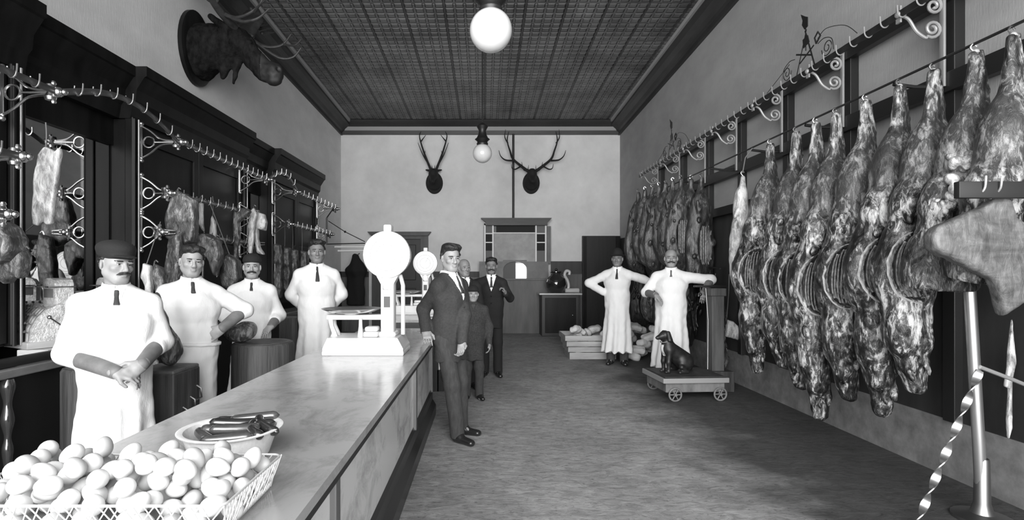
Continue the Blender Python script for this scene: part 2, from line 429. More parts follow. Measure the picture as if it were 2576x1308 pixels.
# doors on the back wall; left slab's near-black colour paints its unlit opening
d1 = struct(MB().box(-2.33, -1.62, DB - .04, DB, 0, 2.34).box(-2.2, -1.75, DB - .06, DB - .04, 1.3, 2.2, .012).box(-2.2, -1.75, DB - .06, DB - .04, .2, 1.1, .012).build('door_1', mk('unlit doorway slab', .012, .5), smooth=False))
mb = MB().box(-2.85, -2.33, DB - .12, DB, 0, 2.42).box(-1.62, -1.44, DB - .12, DB, 0, 2.42).box(-2.33, -1.62, DB - .12, DB, 2.34, 2.42)
mb.prism([(-2.85, 2.42), (-1.44, 2.42), (-1.36, 2.52), (-2.95, 2.52)], .2, Matrix.Translation((0, DB - .2, 0)))
struct(mb.build('door_frame', mk('dark door casing', .05, .5, var=(4, (2, 1, .2), .3)), smooth=False), d1)
d2 = struct(MB().box(2.46, XR - .02, DB - .10, DB, 0, 2.42).build('door_2', mk('near black boards', .008, .5, var=(5, (3, 1, .2), .5)), smooth=False))
struct(MB().box(2.48, 2.56, DB - .13, DB - .1, 0, 2.4).box(3.3, 3.4, DB - .13, DB - .1, 0, 2.4).box(2.56, 3.3, DB - .13, DB - .1, 1.1, 1.2).build('door_frame', m_darkwood, smooth=False), d2)
# cashier window
X = lambda px: (px - VX) / 99.; Z = lambda py: EYE + (VY - py) / 99.
w1 = struct(MB().box(X(1217), X(1384), DB - .14, DB, Z(664), Z(570)).build('window_1', mk('grey office boarding', .10, .5, var=(3, ONE, .3)), smooth=False))
yb = DB - .14
mbw = MB(); mbd = MB(); mbm = MB(); mbp = MB()
for px in (1218, 1238, 1345, 1369): mbw.box(X(px), X(px) + .035, yb - .05, yb, Z(663), Z(564))
mbw.box(X(1218), X(1372), yb - .05, yb, Z(568), Z(564))
mbw.box(X(1241), X(1346), yb - .045, yb, Z(588), Z(586))
for a, b in ((1222, 1239), (1349, 1369)):
    for y in (589, 611): mbw.box(X(a), X(b), yb - .045, yb, Z(y + 1), Z(y - 1.5))
    mbm.box(X(a), X(b), yb - .02, yb, Z(588), Z(568)); mbm.box(X(a), X(b), yb - .02, yb, Z(662), Z(632))
    mbd.box(X(a), X(b), yb - .02, yb, Z(631), Z(590))
mbd.box(X(1248), X(1344), yb - .02, yb, Z(586), Z(569)); mbp.box(X(1242), X(1346), yb - .02, yb, Z(662), Z(588))
struct(mbw.build('window_frame', mk('pale sash bars', .7, .5), smooth=False), w1)
struct(mbd.build('dark_pane', mk('dark coloured glass', .03, .6, spec=.05), smooth=False), w1)
struct(mbm.build('grey_pane', mk('grey coloured glass', .15, .6, spec=.05), smooth=False), w1)
struct(mbp.build('frosted_pane', mk('frosted glass', .33, .6, spec=.1, var=(5, ONE, .15)), smooth=False), w1)
struct(MB().prism([(X(1222), Z(569)), (X(1374), Z(569)), (X(1374), Z(563)), (X(1385), Z(551)), (X(1210), Z(551)), (X(1222), Z(561))], .3, Matrix.Translation((0, DB - .3, 0))).build('window_cornice', m_trimwood, smooth=False), w1)
# cashier desk front with arched pay hole below the window
mb = MB().box(X(1206), X(1383), DB - .45, DB - .04, 0, Z(704)).box(X(1206), X(1383), DB - .5, DB - .04, Z(704), Z(700))
desk = mb.build('cashier_desk', mk('grey desk boarding', .085, .5, var=(3, (2, 1, .4), .3)), smooth=False)
tag(desk, 'grey panelled cashier desk below the leaded window on the back wall', 'desk')
arch = lambda x0, x1, n=12: [(x0, 0)] + [((x0 + x1) / 2 - (x1 - x0) / 2 * math.cos(math.pi * i / n), .22 + .2 * math.sin(math.pi * i / n)) for i in range(n + 1)] + [(x1, 0)]
screen = MB().box(X(1206), X(1265), 0, .05, 0, .42).box(X(1323), X(1376), 0, .05, 0, .42).box(X(1265), X(1323), 0, .05, .42, .46)
a = arch(X(1265), X(1323)); n = 12
for i in range(n):                                   # spandrel round the arch
    p, q = a[i + 1], a[i + 2]; screen.add([(p[0], 0, p[1]), (q[0], 0, q[1]), (q[0], 0, .42), (p[0], 0, .42), (p[0], .05, p[1]), (q[0], .05, q[1]), (q[0], .05, .42), (p[0], .05, .42)], [(0, 1, 2, 3), (4, 7, 6, 5), (0, 4, 5, 1), (3, 2, 6, 7)])
screen.M = None
so = screen.build('desk_screen', mk('grey screen boards', .10, .45, var=(4, ONE, .3)), desk, smooth=False); so.location = (0, DB - .3, Z(700))
MB().box(X(1296), X(1322), DB - .24, DB - .2, Z(700), Z(663)).build('lit_opening', mk('bright yard light', .9, .5, emit=1.3), desk, smooth=False)
MB().box(X(1265), X(1296), DB - .24, DB - .2, Z(700), Z(658)).build('shutter', mk('dark shutter', .05, .5), desk, smooth=False)
pp = MB().tube([(X(1291), DB - .06, Z(553)), (X(1291), DB - .06, 5.0)], .028, 10).build('stovepipe', m_black)
tag(pp, 'thin black pipe running up the back wall above the leaded window', 'pipe')
# ------------------------------------------------------------------ breakfront wall case with mirrors along the left wall
case = thing('wall_case', 'tall black breakfront wall case with two mirror bays and heavy cornice along left wall', 'cabinet', (-3.4, 6, 0))
def cpart(mb, name, mat, parent=case, smooth=False):
    o = mb.build(name, mat, parent, smooth=smooth)
    if parent is case: o.matrix_parent_inverse = Matrix.Translation((3.4, -6, 0))
    return o
XB, XM = XL + .01, -3.42                      # back, mirror plane
XD = -3.22                                    # door face of the projecting bays
bays = [(1.0, 3.70, 0), (3.70, 4.90, 1), (4.90, 7.18, 0), (7.18, 8.12, 1), (8.12, 10.3, 0)]
mb = MB().box(XB, XM - .03, 1.0, 10.3, .0, 2.95)
for y0, y1, mir in bays:
    if not mir: mb.box(XM - .03, XD - .03, y0, y1, 1.0, 2.95)
    else: mb.box(XM - .03, XM + .03, y0, y1, 2.66, 2.95).box(XM - .03, XM + .02, y0, y1, 1.0, 1.16)
cpart(mb, 'carcass', m_darkwood)
for y0, y1, mir in bays:                      # each bay has its own run of cornice, the bays with doors stand forward
    xo = 0 if not mir else -.10
    prof = [(XB, 2.90), (XD + xo + .0, 2.90), (XD + xo + .02, 3.02), (XD + xo + .05, 3.06), (XD + xo + .06, 3.16), (XD + xo + .13, 3.27), (XD + xo + .15, 3.28), (XD + xo + .15, 3.37), (XB, 3.37)]
    e = .0 if mir else .03
    T = Matrix(((1, 0, 0, 0), (0, 1, 0, y0 - (e if y0 > 1 else 0)), (0, 0, 1, 0), (0, 0, 0, 1)))
    cpart(MB().prism(prof, y1 - y0 + 2 * e, T), 'cornice', m_darkwood)
for y0, y1, mir in bays:
    if mir:
        o = cpart(MB().box(XM - .02, XM, y0 + .02, y1 - .02, 1.16, 2.66), 'mirror', m_mirror); o['label'] = 'silvered mirror pane'
        continue
    n = 2; w = (y1 - y0 - .16) / n
    for i in range(n):
        a = y0 + .08 + i * w; b = a + w
        mb = MB()
        mb.box(XD - .03, XD, a + .005, a + .10, 1.02, 2.86, .004).box(XD - .03, XD, b - .10, b - .005, 1.02, 2.86, .004)
        mb.box(XD - .03, XD, a + .1, b - .1, 2.72, 2.86, .004).box(XD - .03, XD, a + .1, b - .1, 1.02, 1.16, .004).box(XD - .03, XD, a + .1, b - .1, 1.85, 1.95, .004)
        mb.box(XD - .03, XD - .02, a + .1, b - .1, 1.16, 1.85).box(XD - .03, XD - .02, a + .1, b - .1, 1.95, 2.72)
        d = cpart(mb, 'door', m_darkwood)
        yh = b - .05 if i == 0 else a + .05
        MB().box(XD, XD + .025, yh - .012, yh + .012, 1.42, 1.60, .004).build('door_handle', m_steelgrey, d)
m_edge = mk('worn moulding edge', .10, .25, spec=.7)
for y in (3.68, 4.93, 7.18, 8.12, 10.22):
    mb = MB().box(XD - .06, XD + .02, y - .05, y + .05, 1.0, 2.92, .01).lathe([(.014, 1.0), (.014, 2.9)], 8, Matrix.Translation((XD + .022, y - .035, 0)))
    mb.lathe([(.014, 1.0), (.014, 2.9)], 8, Matrix.Translation((XD + .022, y + .035, 0)))
    cpart(mb, 'pilaster', m_edge if False else m_darkwood)
    cpart(MB().lathe([(.009, 1.0), (.009, 2.9)], 8, Matrix.Translation((XD + .04, y, 0))), 'bead', m_edge)

# back counter along the case
bc = thing('back_counter', 'long back counter with a worn marble top in front of the black wall case', 'counter', (-3.1, 5, 0))
def bpart(mb, name, mat): 
    o = mb.build(name, mat, bc, smooth=False); o.matrix_parent_inverse = Matrix.Translation((3.1, -5, 0)); return o
bpart(MB().box(XD + .02, -2.86, .4, 10.2, .86, .915, .008), 'counter_top', mk('worn grey marble top', .18, .3, var=(4, (1, .4, 1), .4)))
bpart(MB().box(XD + .02, -2.93, .4, 10.2, 0.0, .86), 'counter_base', m_black)
m_turned = mk('turned varnished column', .03, .12, spec=.9, coat=.5)
for i, y in enumerate((2.45, 3.25, 4.1, 5.0)):
    prof = [(.03, .0), (.04, .05), (.022, .1), (.035, .2), (.02, .3), (.03, .42), (.018, .5), (.036, .6), (.022, .7), (.04, .8), (.03, .85)]
    pr2 = [(p.x, p.y) for p in spline([(a, b, 0) for a, b in prof], 5)]
    MB().lathe(pr2, 20, Matrix.Translation((-2.89, y, 0.004))).build('turned_column', m_turned, bc, angle=60).matrix_parent_inverse = Matrix.Translation((3.1, -5, 0))

# two cash registers on the back counter
m_reg = mk('embossed nickel', .66, .38, metal=.35, bump=(55, ONE, .5), var=(30, ONE, .35))
def register(x, y, label):
    t = thing('cash_register', label, 'cash register', (x, y, .917), R(-28))
    # profile in local y-z (front is -y): curved keyboard front
    pr = [(-.20, .05), (-.19, .16), (-.15, .24), (-.09, .31), (-.03, .335), (-.02, .345), (.16, .345), (.16, .05)]
    MB().prism(pr, .36, Matrix(((0, 1, 0, -.18), (1, 0, 0, 0), (0, 0, 1, 0), (0, 0, 0, 1)))).build('case', m_reg, t, smooth=False)
    MB().box(-.20, .20, -.23, .18, 0, .055, .006).build('cash_drawer', mk('cash drawer front', .5, .4, metal=.3), t)
    tp = [(-.10, .345), (-.10, .49), (-.095, .52), (-.075, .55), (-.03, .565), (.03, .565), (.075, .55), (.095, .52), (.10, .49), (.10, .345)]
    MB().prism(tp, .14, Matrix.Translation((0, .0, 0))).build('indicator_hood', m_reg, t, smooth=False)
    MB().box(-.115, .115, -.05, .15, .485, .497, .002).build('hood_ledge', m_nickel, t)
    MB().box(-.075, .075, -.004, .0, .40, .475).build('indicator_window', mk('indicator glass', .12, .1), t)
    for i in range(7):
        xx = -.15 + i * .05; mb = MB()
        for (yy, zz) in ((-.205, .13), (-.185, .195), (-.145, .26), (-.085, .325)): mb.lathe([(.004, 0), (.004, .02), (.011, .02), (.011, .028), (.002, .03)], 8, Matrix.Translation((xx, yy, zz)) @ Matrix.Rotation(R(60), 4, 'X'))
        mb.tube([(xx, -.20, .06), (xx, -.192, .16), (xx, -.15, .245), (xx, -.09, .315)], .004, 6)
        mb.build('key_bank', mk('key caps %d' % i, .10, .4) if i == 0 and 'key caps 0' not in MATS else MATS['key caps 0'], t)
    MB().tube([(.2, 0, .18), (.25, -.02, .18)], .008, 8).tube([(.25, -.02, .18), (.25, -.09, .24)], .007, 8).ball((.25, -.1, .25), .018, 10).build('crank', m_nickel, t)
    t.scale = (.86, .86, .86); t.location.z = .917 + .055
    return t
register(-3.17, 3.90, 'ornate silvery cash register beside the dark post, left one of the pair')
register(-3.10, 4.34, 'ornate silvery cash register half hidden behind the capped butcher, right one of the pair')
sb = MB().box(-3.195, -2.98, 3.66, 4.62, .917, .970, .006).build('register_stand', m_white, smooth=False); tag(sb, 'pale slab on the back counter under the two cash registers', 'slab')
ra = MB().box(-2.94, -2.90, 2.8, 4.05, .918, .975, .008).box(-2.94, -2.90, 4.02, 4.10, .918, 1.06, .012).build('counter_rail', m_black)
tag(ra, 'low black wooden rail on the back counter in front of the cash register', 'rail')

# ------------------------------------------------------------------ marble counters
def counter(name, label, y0, y1, posts, side):
    t = thing(name, label, 'counter', (-.9, (y0 + y1) / 2, 0))
    inv = Matrix.Translation((.9, -(y0 + y1) / 2, 0))
    def p(mb, nm, mat):
        o = mb.build(nm, mat, t, smooth=False); o.matrix_parent_inverse = inv; return o
    bm = bmesh.new()                              # slab with rounded far corners
    rr = .10; poly = [(-1.30, y0), (-.46, y0)] + [(-.46 - rr + rr * math.cos(a), y1 - rr + rr * math.sin(a)) for a in [i * math.pi / 12 for i in range(7)]] + [(-1.30 + rr - rr * math.sin(a), y1 - rr + rr * math.cos(a)) for a in [i * math.pi / 12 for i in range(7)]]
    n = len(poly); v = [(x, y, .868) for x, y in poly] + [(x, y, .9) for x, y in poly]
    mb = MB().add(v, [tuple(range(n))[::-1], tuple(range(n, 2 * n))] + [(i, (i + 1) % n, (i + 1) % n + n, i + n) for i in range(n)])
    p(mb, 'marble_top', m_marble)
    p(MB().box(-1.24, -.50, y0, y1 - .04, .79, .867), 'top_moulding', m_black)
    p(MB().box(-1.22, -.585, y0, y1 - .08, .0, .79), 'counter_body', m_black)
    ys = [y0] + posts + [y1 - .1]
    for a, b in zip(ys[:-1], ys[1:]):
        p(MB().box(-.585, -.57, a + .03, b - .03, .27, .79), 'marble_panel', m_marble2)
    for y in posts + [y1 - .1]:
        p(MB().box(-.585, -.545, y - .03, y + .03, .24, .80, .006), 'stile', mk('metal stile %.1f' % y, .16, .35, metal=.5))
    p(MB().prism([(-.60, 0), (-.52, 0), (-.52, .10), (-.555, .16), (-.555, .24), (-.57, .27), (-.60, .27)], y1 - y0 - .06, Matrix.Translation((0, y0, 0))), 'plinth', mk('dark plinth ' + name, .02, .3))
    return t
counter('marble_counter', 'long marble topped counter with egg basket and white scale, nearest the street', .55, 5.75, [2.0, 4.3], 0)
counter('service_counter', 'second marble topped counter behind the first, carrying the farther white scale', 6.75, 10.6, [8.0, 9.3], 0)

# ------------------------------------------------------------------ computing scales
def scale_(x, y, label, rz=0.):
    t = thing('counter_scale', label, 'scale', (x, y, .901), rz)
    W = m_white
    mb = MB().prism([(-.30, 0), (.28, 0), (.28, .05), (.24, .125), (-.265, .125), (-.30, .05)], .34, Matrix.Translation((0, -.17, 0)))
    mb.box(-.305, .285, -.175, .175, 0, .03, .008)
    mb.build('base', W, t, smooth=False)
    mb = MB().box(.095, .195, -.06, .06, .12, .60, .02).box(.075, .215, -.085, .085, .12, .16, .02)
    mb.prism([(.105, .50), (.185, .50), (.24, .60), (.05, .60)], .11, Matrix.Translation((0, -.055, 0)))
    mb.tube([(.25, .03, .13), (.25, .03, .5), (.23, .02, .58)], .016, 8)
    mb.build('column', W, t, smooth=False)
    Mh = Matrix.Translation((.145, .05, .73)) @ Matrix.Rotation(R(90), 4, 'X')
    MB().lathe([(.14, -.10), (.155, -.085), (.158, .08), (.172, .09), (.176, .11), (.172, .13), (.14, .135)], 40, Mh).build('dial_drum', W, t)
    MB().lathe([(.142, .13), (.142, .139)], 40, Mh).build('dial_face', mk('dial face', .82, .3) if 'dial face' not in MATS else MATS['dial face'], t)
    mb = MB()
    for rr in (.118, .075): mb.tube([(.145 + rr * math.cos(a), -.091, .73 + rr * math.sin(a)) for a in [i * math.pi / 20 for i in range(40)]], .0022, 5, closed=True)
    for i in range(36):
        a = i * math.pi / 18; mb.tube([(.145 + q * math.cos(a), -.091, .73 + q * math.sin(a)) for q in (.119, .128)], .0012, 4)
    mb.tube([(.145, -.092, .73), (.145 + .05, -.092, .73 + .09)], .002, 5)
    mb.build('dial_marks', mk('dial markings', .3, .6) if 'dial markings' not in MATS else MATS['dial markings'], t)
    MB().box(.115, .175, -.05, .05, .895, .955, .012).build('drum_finial', W, t)
    MB().box(.115, .175, -.067, -.055, .47, .505, .004).build('nameplate', m_nickel, t); MB().lathe([(.022, 0), (.022, .02)], 14, Matrix.Translation((.145, -.055, .575)) @ Matrix.Rotation(R(90), 4, 'X')).build('lock_boss', m_nickel, t)
    MB().box(.122, .168, -.0645, -.06, .34, .42).build('column_slot', m_black, t)
    mb = MB().box(-.31, .11, -.05, .05, .245, .285, .012)                              # beam carrying the pan
    for yy in (-.04, .04): mb.tube([(-.28, yy, .26), (-.27, yy, .2), (-.25, yy, .15), (-.25, yy, .12)], [.02, .016, .018, .03], 10)
    mb.tube([(-.05, -.06, .26), (-.05, -.06, .2), (-.05, -.06, .12)], [.012, .014, .024], 10)
    mb.build('weigh_beam', W, t)
    MB().box(-.02, .09, -.12, .0, .125, .165, .012).box(-.01, .085, -.11, -.01, .165, .2, .012).build('spring_box', W, t)
    prof = [(.02, .292), (.10, .295), (.17, .305), (.215, .325), (.222, .33), (.215, .331), (.17, .313), (.10, .303), (.02, .30)]
    MB().lathe(prof, 40, Matrix.Translation((-.13, .0, 0))).build('weighing_pan', mk('bright pan', .55, .25, metal=.9) if 'bright pan' not in MATS else MATS['bright pan'], t)
    MB().lathe([(.06, .28), (.05, .295)], 20, Matrix.Translation((-.13, 0, 0))).build('pan_seat', W, t)
    return t
s1 = scale_(-.87, 4.03, 'large white enamel scale with a round dial on the nearer marble counter')
s2 = scale_(-1.0, 7.75, 'white enamel scale with round dial on the farther counter, beside the standing man')
t = MB().box(-.75, -.5, 7.2, 7.5, .902, .93, .01).build('meat_tray', m_white); tag(t, 'shallow white enamel tray on the farther counter in front of its scale', 'tray')
# ------------------------------------------------------------------ nickel meat racks on the left wall case
XRk = -2.80
m_railgrey = mk('tarnished rail', .16, .35, metal=.8)
def hook_u(mb, p, ax, r=.028):
    "U shaped hook straddling a bar; ax = outward direction"
    p = Vector(p); ax = Vector(ax); up = Vector((0, 0, 1))
    q = [p + ax * (-r) + up * .035, p + ax * (-r) - up * .005, p + ax * (-r * .4) - up * .03, p + ax * (r * .4) - up * .03, p + ax * r - up * .005, p + ax * (r * 1.15) + up * .05]
    mb.tube(spline(q, 4), .005, 6)
def lbracket(parent, y, z, XRk):
    big = True
    "nickel bracket from the pilaster to the rail: three stays, a ring and a boss"
    x0 = XD + .05; x1 = XRk; mb = MB(); h = .15 if big else .12
    mb.box(x0 - .02, x0, y - .02, y + .02, z - h - .03, z + h + .03, .006)
    for sg in (1, -1): mb.tube(spline([(x0, y, z + sg * h), (x0 + .08, y, z + sg * h * .7), (x0 + .18, y, z + sg * .03), (x0 + .32, y, z + sg * .012), (x1, y, z + sg * .01)], 5), .009, 7)
    c = Vector((x0 + .07, y, z)); mb.tube([c + Vector((.05 * math.cos(a), 0, .05 * math.sin(a))) for a in [i * math.pi / 10 for i in range(20)]], .008, 6, closed=True)
    mb.tube([(x0 + .12, y, z), (x1, y, z)], .008, 6)
    mb.ball((x1, y, z), .035, 12).ball((x1 + .04, y, z), .022, 10).lathe([(.03, -.05), (.036, -.03), (.02, 0), (.036, .03), (.03, .05)], 12, Matrix.Translation((x1 - .05, y, z)))
    for sg in (1, -1): mb.ball((x0 + .0, y, z + sg * (h + .02)), .022, 10)
    mb.ball((x1 - .03, y, z + .06), .018, 8).ball((x1 - .03, y, z - .06), .018, 8)
    return mb.build('bracket', m_nickel, parent)
def rack(label, ya, yb, z, arch, step=.13, ends=(1, 1), XRk=-2.80):
    t = thing('meat_rack', label, 'rack', (XRk, ya, z)); inv = Matrix.Translation((-XRk, -ya, -z))
    n = max(6, int((yb - ya) / .06)); pts = []
    for i in range(n + 1):
        u = i / n; pts.append(Vector((XRk, ya + (yb - ya) * u, z + arch * math.sin(math.pi * u))))
    o = MB().tube(pts, .022, 8, flat=(Vector((1, 0, 0)), .35)).build('rail', m_railgrey, t); o.matrix_parent_inverse = inv
    if ends[0]: lbracket(t, ya, z, XRk).matrix_parent_inverse = inv
    if ends[1]: lbracket(t, yb, z, XRk).matrix_parent_inverse = inv
    m = int((yb - ya) / step)
    for i in range(1, m):
        u = i / m; mb = MB(); hook_u(mb, (XRk, ya + (yb - ya) * u, z + arch * math.sin(math.pi * u) + .005), (1, 0, 0))
        mb.build('hook', m_nickel, t).matrix_parent_inverse = inv
    return t
rack('arched bright meat rail over the first mirror bay, upper row', 3.52, 4.93, 2.68, .17, .17, (1, 0))
rack('straight bright meat rail with hooks, upper row on the middle dark bay', 4.95, 6.95, 2.70, 0)
rack('small arched meat rail over the far mirror bay, upper row', 6.97, 8.0, 2.72, .16, .16, (0, 0))
rack('straight meat rail on the far dark bay, upper row', 8.02, 10.15, 2.70, 0, .2)
rack('straight bright meat rail on the middle dark bay, second row', 4.95, 6.95, 2.23, 0, .16, XRk=-2.90)
rack('straight bright meat rail on the middle dark bay, third row', 4.95, 6.95, 1.87, 0, .16, XRk=-2.97)
rack('meat rail on the far dark bay, second row', 8.02, 10.15, 2.22, 0, .2, XRk=-2.90)
rack('short meat rail beside the first mirror, second row at the left edge', 2.2, 3.25, 2.20, 0, .16)
rack('short meat rail beside the first mirror, third row at the left edge', 2.2, 3.15, 1.84, 0, .16)
rack('short meat rail beside the first mirror, upper row at the left edge', 2.2, 3.50, 2.68, 0, .16, (0, 0))

# ------------------------------------------------------------------ hanging frame and scroll brackets on the right wall
XF = 3.35
PY = [2.84, 3.88, 4.97, 5.99, 7.07, 8.08, 9.14, 10.28]
fr = thing('timber_rail_framework', 'dark timber frame of posts and three beams fixed along the right wall', 'frame', (XR, 6, 3))
inv = Matrix.Translation((-XR, -6, -3))
for y in PY: MB().box(XF, XR - .001, y - .05, y + .05, .42, 3.62, .004).build('post', m_black, fr, smooth=False).matrix_parent_inverse = inv
for z0, z1 in ((3.46, 3.60), (2.80, 2.94), (2.30, 2.42)):
    MB().box(XF - .03, XF + .04, 1.0, 10.35, z0, z1, .004).build('beam', m_black, fr, smooth=False).matrix_parent_inverse = inv
m_scroll = mk('grey painted scrollwork', .30, .45, metal=.3)
def scroll(label, y):
    t = thing('scroll_bracket', label, 'bracket', (3.31, y, 3.3), group=None); inv = Matrix.Translation((-3.31, -y, -3.3))
    U, W = (1, 0, 0), (0, 0, 1)
    a = MB().box(3.30, 3.318, y - .02, y + .02, 2.84, 3.55, .003).build('wall_strap', m_scroll, t); a.matrix_parent_inverse = inv
    tip = Vector((2.99, y, 3.36))
    up = spline([tip, (3.08, y, 3.40), (3.18, y, 3.47), (3.25, y, 3.485)], 6) + spiral((3.245, y, 3.425), .06, 1.6, U, W, math.pi / 2, 14, .2, -1)
    lo = spline([tip, (3.06, y, 3.33), (3.12, y, 3.24), (3.19, y, 3.19)], 6) + spiral((3.235, y, 3.26), .065, 1.7, U, W, -math.pi / 2 - .6, 14, .2, 1)
    MB().tube(up, .0115, 8).build('upper_scroll', m_scroll, t).matrix_parent_inverse = inv
    MB().tube(lo, .0115, 8).build('lower_scroll', m_scroll, t).matrix_parent_inverse = inv
    MB().ball(tip, .026, 10).box(2.985, 2.999, y - .02, y + .02, 3.30, 3.42).build('rail_clip', m_scroll, t).matrix_parent_inverse = inv
    return t
ordn = ['nearest', 'second', 'third', 'fourth', 'fifth', 'sixth', 'seventh']
for i, y in enumerate(PY[1:]): scroll('grey double scroll bracket on the right wall frame, %s from the street' % ordn[i], y)
rt = thing('hook_rail', 'long flat iron rail set with pale hooks along the right wall scroll brackets', 'rail', (2.99, 6, 3.36)); inv = Matrix.Translation((-2.99, -6, -3.36))
MB().box(2.984, 2.996, 2.6, 10.4, 3.335, 3.385).build('rail', m_iron, rt, smooth=False).matrix_parent_inverse = inv
for i in range(44):
    mb = MB(); hook_u(mb, (2.985, 3.0 + i * .168, 3.36), (-1, 0, 0), .03); mb.build('hook', m_scroll, rt).matrix_parent_inverse = inv
# the lower rail that carries the beef
rb = thing('beef_rail', 'dark iron rail on arms from the middle beam, carrying the hanging beef', 'rail', (3.0, 6, 2.86)); inv = Matrix.Translation((-3.0, -6, -2.86))
MB().tube([(3.0, 1.3, 2.90), (3.0, 10.3, 2.90)], .009, 6).build('rail', m_iron, rb, smooth=False).matrix_parent_inverse = inv
for y in PY: MB().tube([(3.32, y + .06, 2.86), (3.15, y + .06, 2.86), (3.0, y + .06, 2.88)], .014, 6).build('arm', m_iron, rb).matrix_parent_inverse = inv

# iron finials standing on the hook rail: crossed tools under a little flag plate, with scroll wires
def finial(y, k, label):
    t = thing('rail_finial', label, 'ornament', (2.99, y, 3.385)); x = 0
    mb = MB()
    fl = lambda a, b, w: mb.tube([a, b], w, 6, flat=(Vector((1, 0, 0)), .35))
    fl((0, -.22, .0), (0, .02, .62), .016); fl((0, .24, .0), (0, -.02, .62), .016)
    fl((0, -.16, .17), (0, .26, .34), .014); fl((0, -.20, .30), (0, .16, .16), .014); fl((0, .0, .30), (0, .0, .66), .014)
    mb.build('crossed_bars', m_iron, t)
    MB().add([(-.006, -.09, .40), (-.006, .06, .36), (-.006, .08, .50), (-.006, -.05, .52), (.006, -.09, .40), (.006, .06, .36), (.006, .08, .50), (.006, -.05, .52)], [(0, 1, 2, 3), (7, 6, 5, 4), (0, 4, 5, 1), (1, 5, 6, 2), (2, 6, 7, 3), (3, 7, 4, 0)]).build('cleaver_blade', m_iron, t, smooth=False)
    pl = [(-.05, .66), (.03, .64), (.10, .74), (.08, .80), (.13, .92), (.02, .84), (-.05, .80)]; n = len(pl)
    MB().add([(-.005, a, b) for a, b in pl] + [(.005, a, b) for a, b in pl], [tuple(range(n)), tuple(range(2 * n - 1, n - 1, -1))] + [(i, i + n, (i + 1) % n + n, (i + 1) % n) for i in range(n)]).build('flag_plate', m_black, t, smooth=False)
    q = [(0, -.26, .30), (0, -.36, .38), (0, -.30, .46), (0, -.22, .40), (0, -.26, .30)]
    MB().tube(q, .013, 6).build('star_hook', m_iron, t)
    U, W = (0, 1, 0), (0, 0, 1)
    for sg in (1, -1):
        sp = spiral((0, sg * .52, .14), .13, 1.7, U, W, 0 if sg < 0 else math.pi, 14, .2, sg)
        MB().tube(spline([(0, sg * .30, .28), (0, sg * .45, .30), (0, sg * .62, .22), (0, sg * .66, .05)], 5) , .006, 6).tube(sp, .007, 6).build('scroll', m_iron, t)
    MB().tube(spline([(0, -.3, .36), (0, -.5, .42), (0, -.9, .28), (0, -1.15, .06)], 6), .005, 5).tube([(0, .45, .26), (0, 1.15, .02)], .005, 5).build('stay_wire', m_iron, t)
    t.scale = (k, k, k)
    return t
finial(5.0, .6, 'black iron finial of crossed tools and flag on the hook rail, nearer and larger')
finial(8.6, .64, 'small black iron finial with flag on the far part of the hook rail')
# ------------------------------------------------------------------ people
V3 = lambda *a: np.array(a, np.float32)
def unit(a): a = np.array(a, np.float32); return a / max(1e-6, np.linalg.norm(a))
def skin_mat(name, base): return mk(name, base, .5, spec=.35, bump=(120, ONE, .06), var=(14, ONE, .10))
m_eye = mk('eye', .22, .2); m_iris = mk('iris', .02, .15)
m_suit = mk('charcoal wool', .03, .9, var=(60, ONE, .25), bump=(90, ONE, .2))
m_blacksuit = mk('black wool', .012, .85, bump=(90, ONE, .2))
m_boycoat = mk('brown grey tweed', .035, .9, var=(70, ONE, .5))
m_trouser = mk('dark trousers', .04, .9, var=(50, (1, 1, .3), .3))
m_shoe = mk('black leather shoe', .015, .25, spec=.6)
m_hair = mk('dark hair', .016, .5, var=(50, (1, 1, .3), .6), bump=(70, (1, .4, 1), .5))
m_hairg = mk('greying hair', .10, .6, var=(50, (1, 1, .3), .5))
m_cap = mk('dark felt cap', .012, .9, bump=(90, ONE, .2))
m_cuff = mk('leather forearm cuff', .13, .55, var=(12, ONE, .25))
m_shirt = mk('starched shirt', .85, .6)
m_tie = mk('dark necktie', .03, .6)
m_tiel = mk('grey necktie', .10, .6)

def head_prims(F, T, k, neck):
    p = lambda x, y, z: np.array(T @ Vector((x, y, z)), np.float32)
    rot = T.to_3x3().normalized().to_4x4(); e = lambda c, r, kk, op='add', rr=None: F.ell(p(*c), np.array(r) * k, kk * k, rot if rr is None else rot @ rr, op)
    c = lambda a, b, ra, rb, kk: F.cone(p(*a), p(*b), ra * k, rb * k, kk * k)
    if neck is not None: F.cone(p(0, .018, -.05), neck, .056 * k, .060 * k, .02 * k)
    e((0, .017, .036), (.077, .097, .086), .0)
    e((0, -.022, -.03), (.060, .070, .083), .03)
    e((0, -.060, -.092), (.030, .026, .022), .03)
    for s in (1, -1):
        c((s * .054, .0, -.05), (s * .022, -.058, -.092), .022, .018, .03)
        e((s * .043, -.062, -.022), (.022, .02, .018), .02)
        e((s * .030, -.100, .004), (.019, .017, .010), .012, 'sub')
        e((s * .030, -.088, .0195), (.026, .010, .007), .010)
        e((s * .012, -.100, -.036), (.009, .010, .008), .008)
        e((s * .080, .014, -.004), (.009, .02, .034), .008, 'add', Matrix.Rotation(s * .35, 4, 'Z') @ Matrix.Rotation(-.15, 4, 'X'))
    for s in (1, -1): e((s * .031, -.0855, .0125), (.0185, .009, .0048), .004); e((s * .031, -.083, -.0065), (.0175, .008, .004), .004)
    c((0, -.088, .014), (0, -.112, -.028), .009, .0125, .012)
    e((0, -.094, -.057), (.023, .010, .0052), .006)
    e((0, -.091, -.068), (.019, .010, .006), .006)
    e((0, -.103, -.0625), (.024, .006, .0018), .003, 'sub')

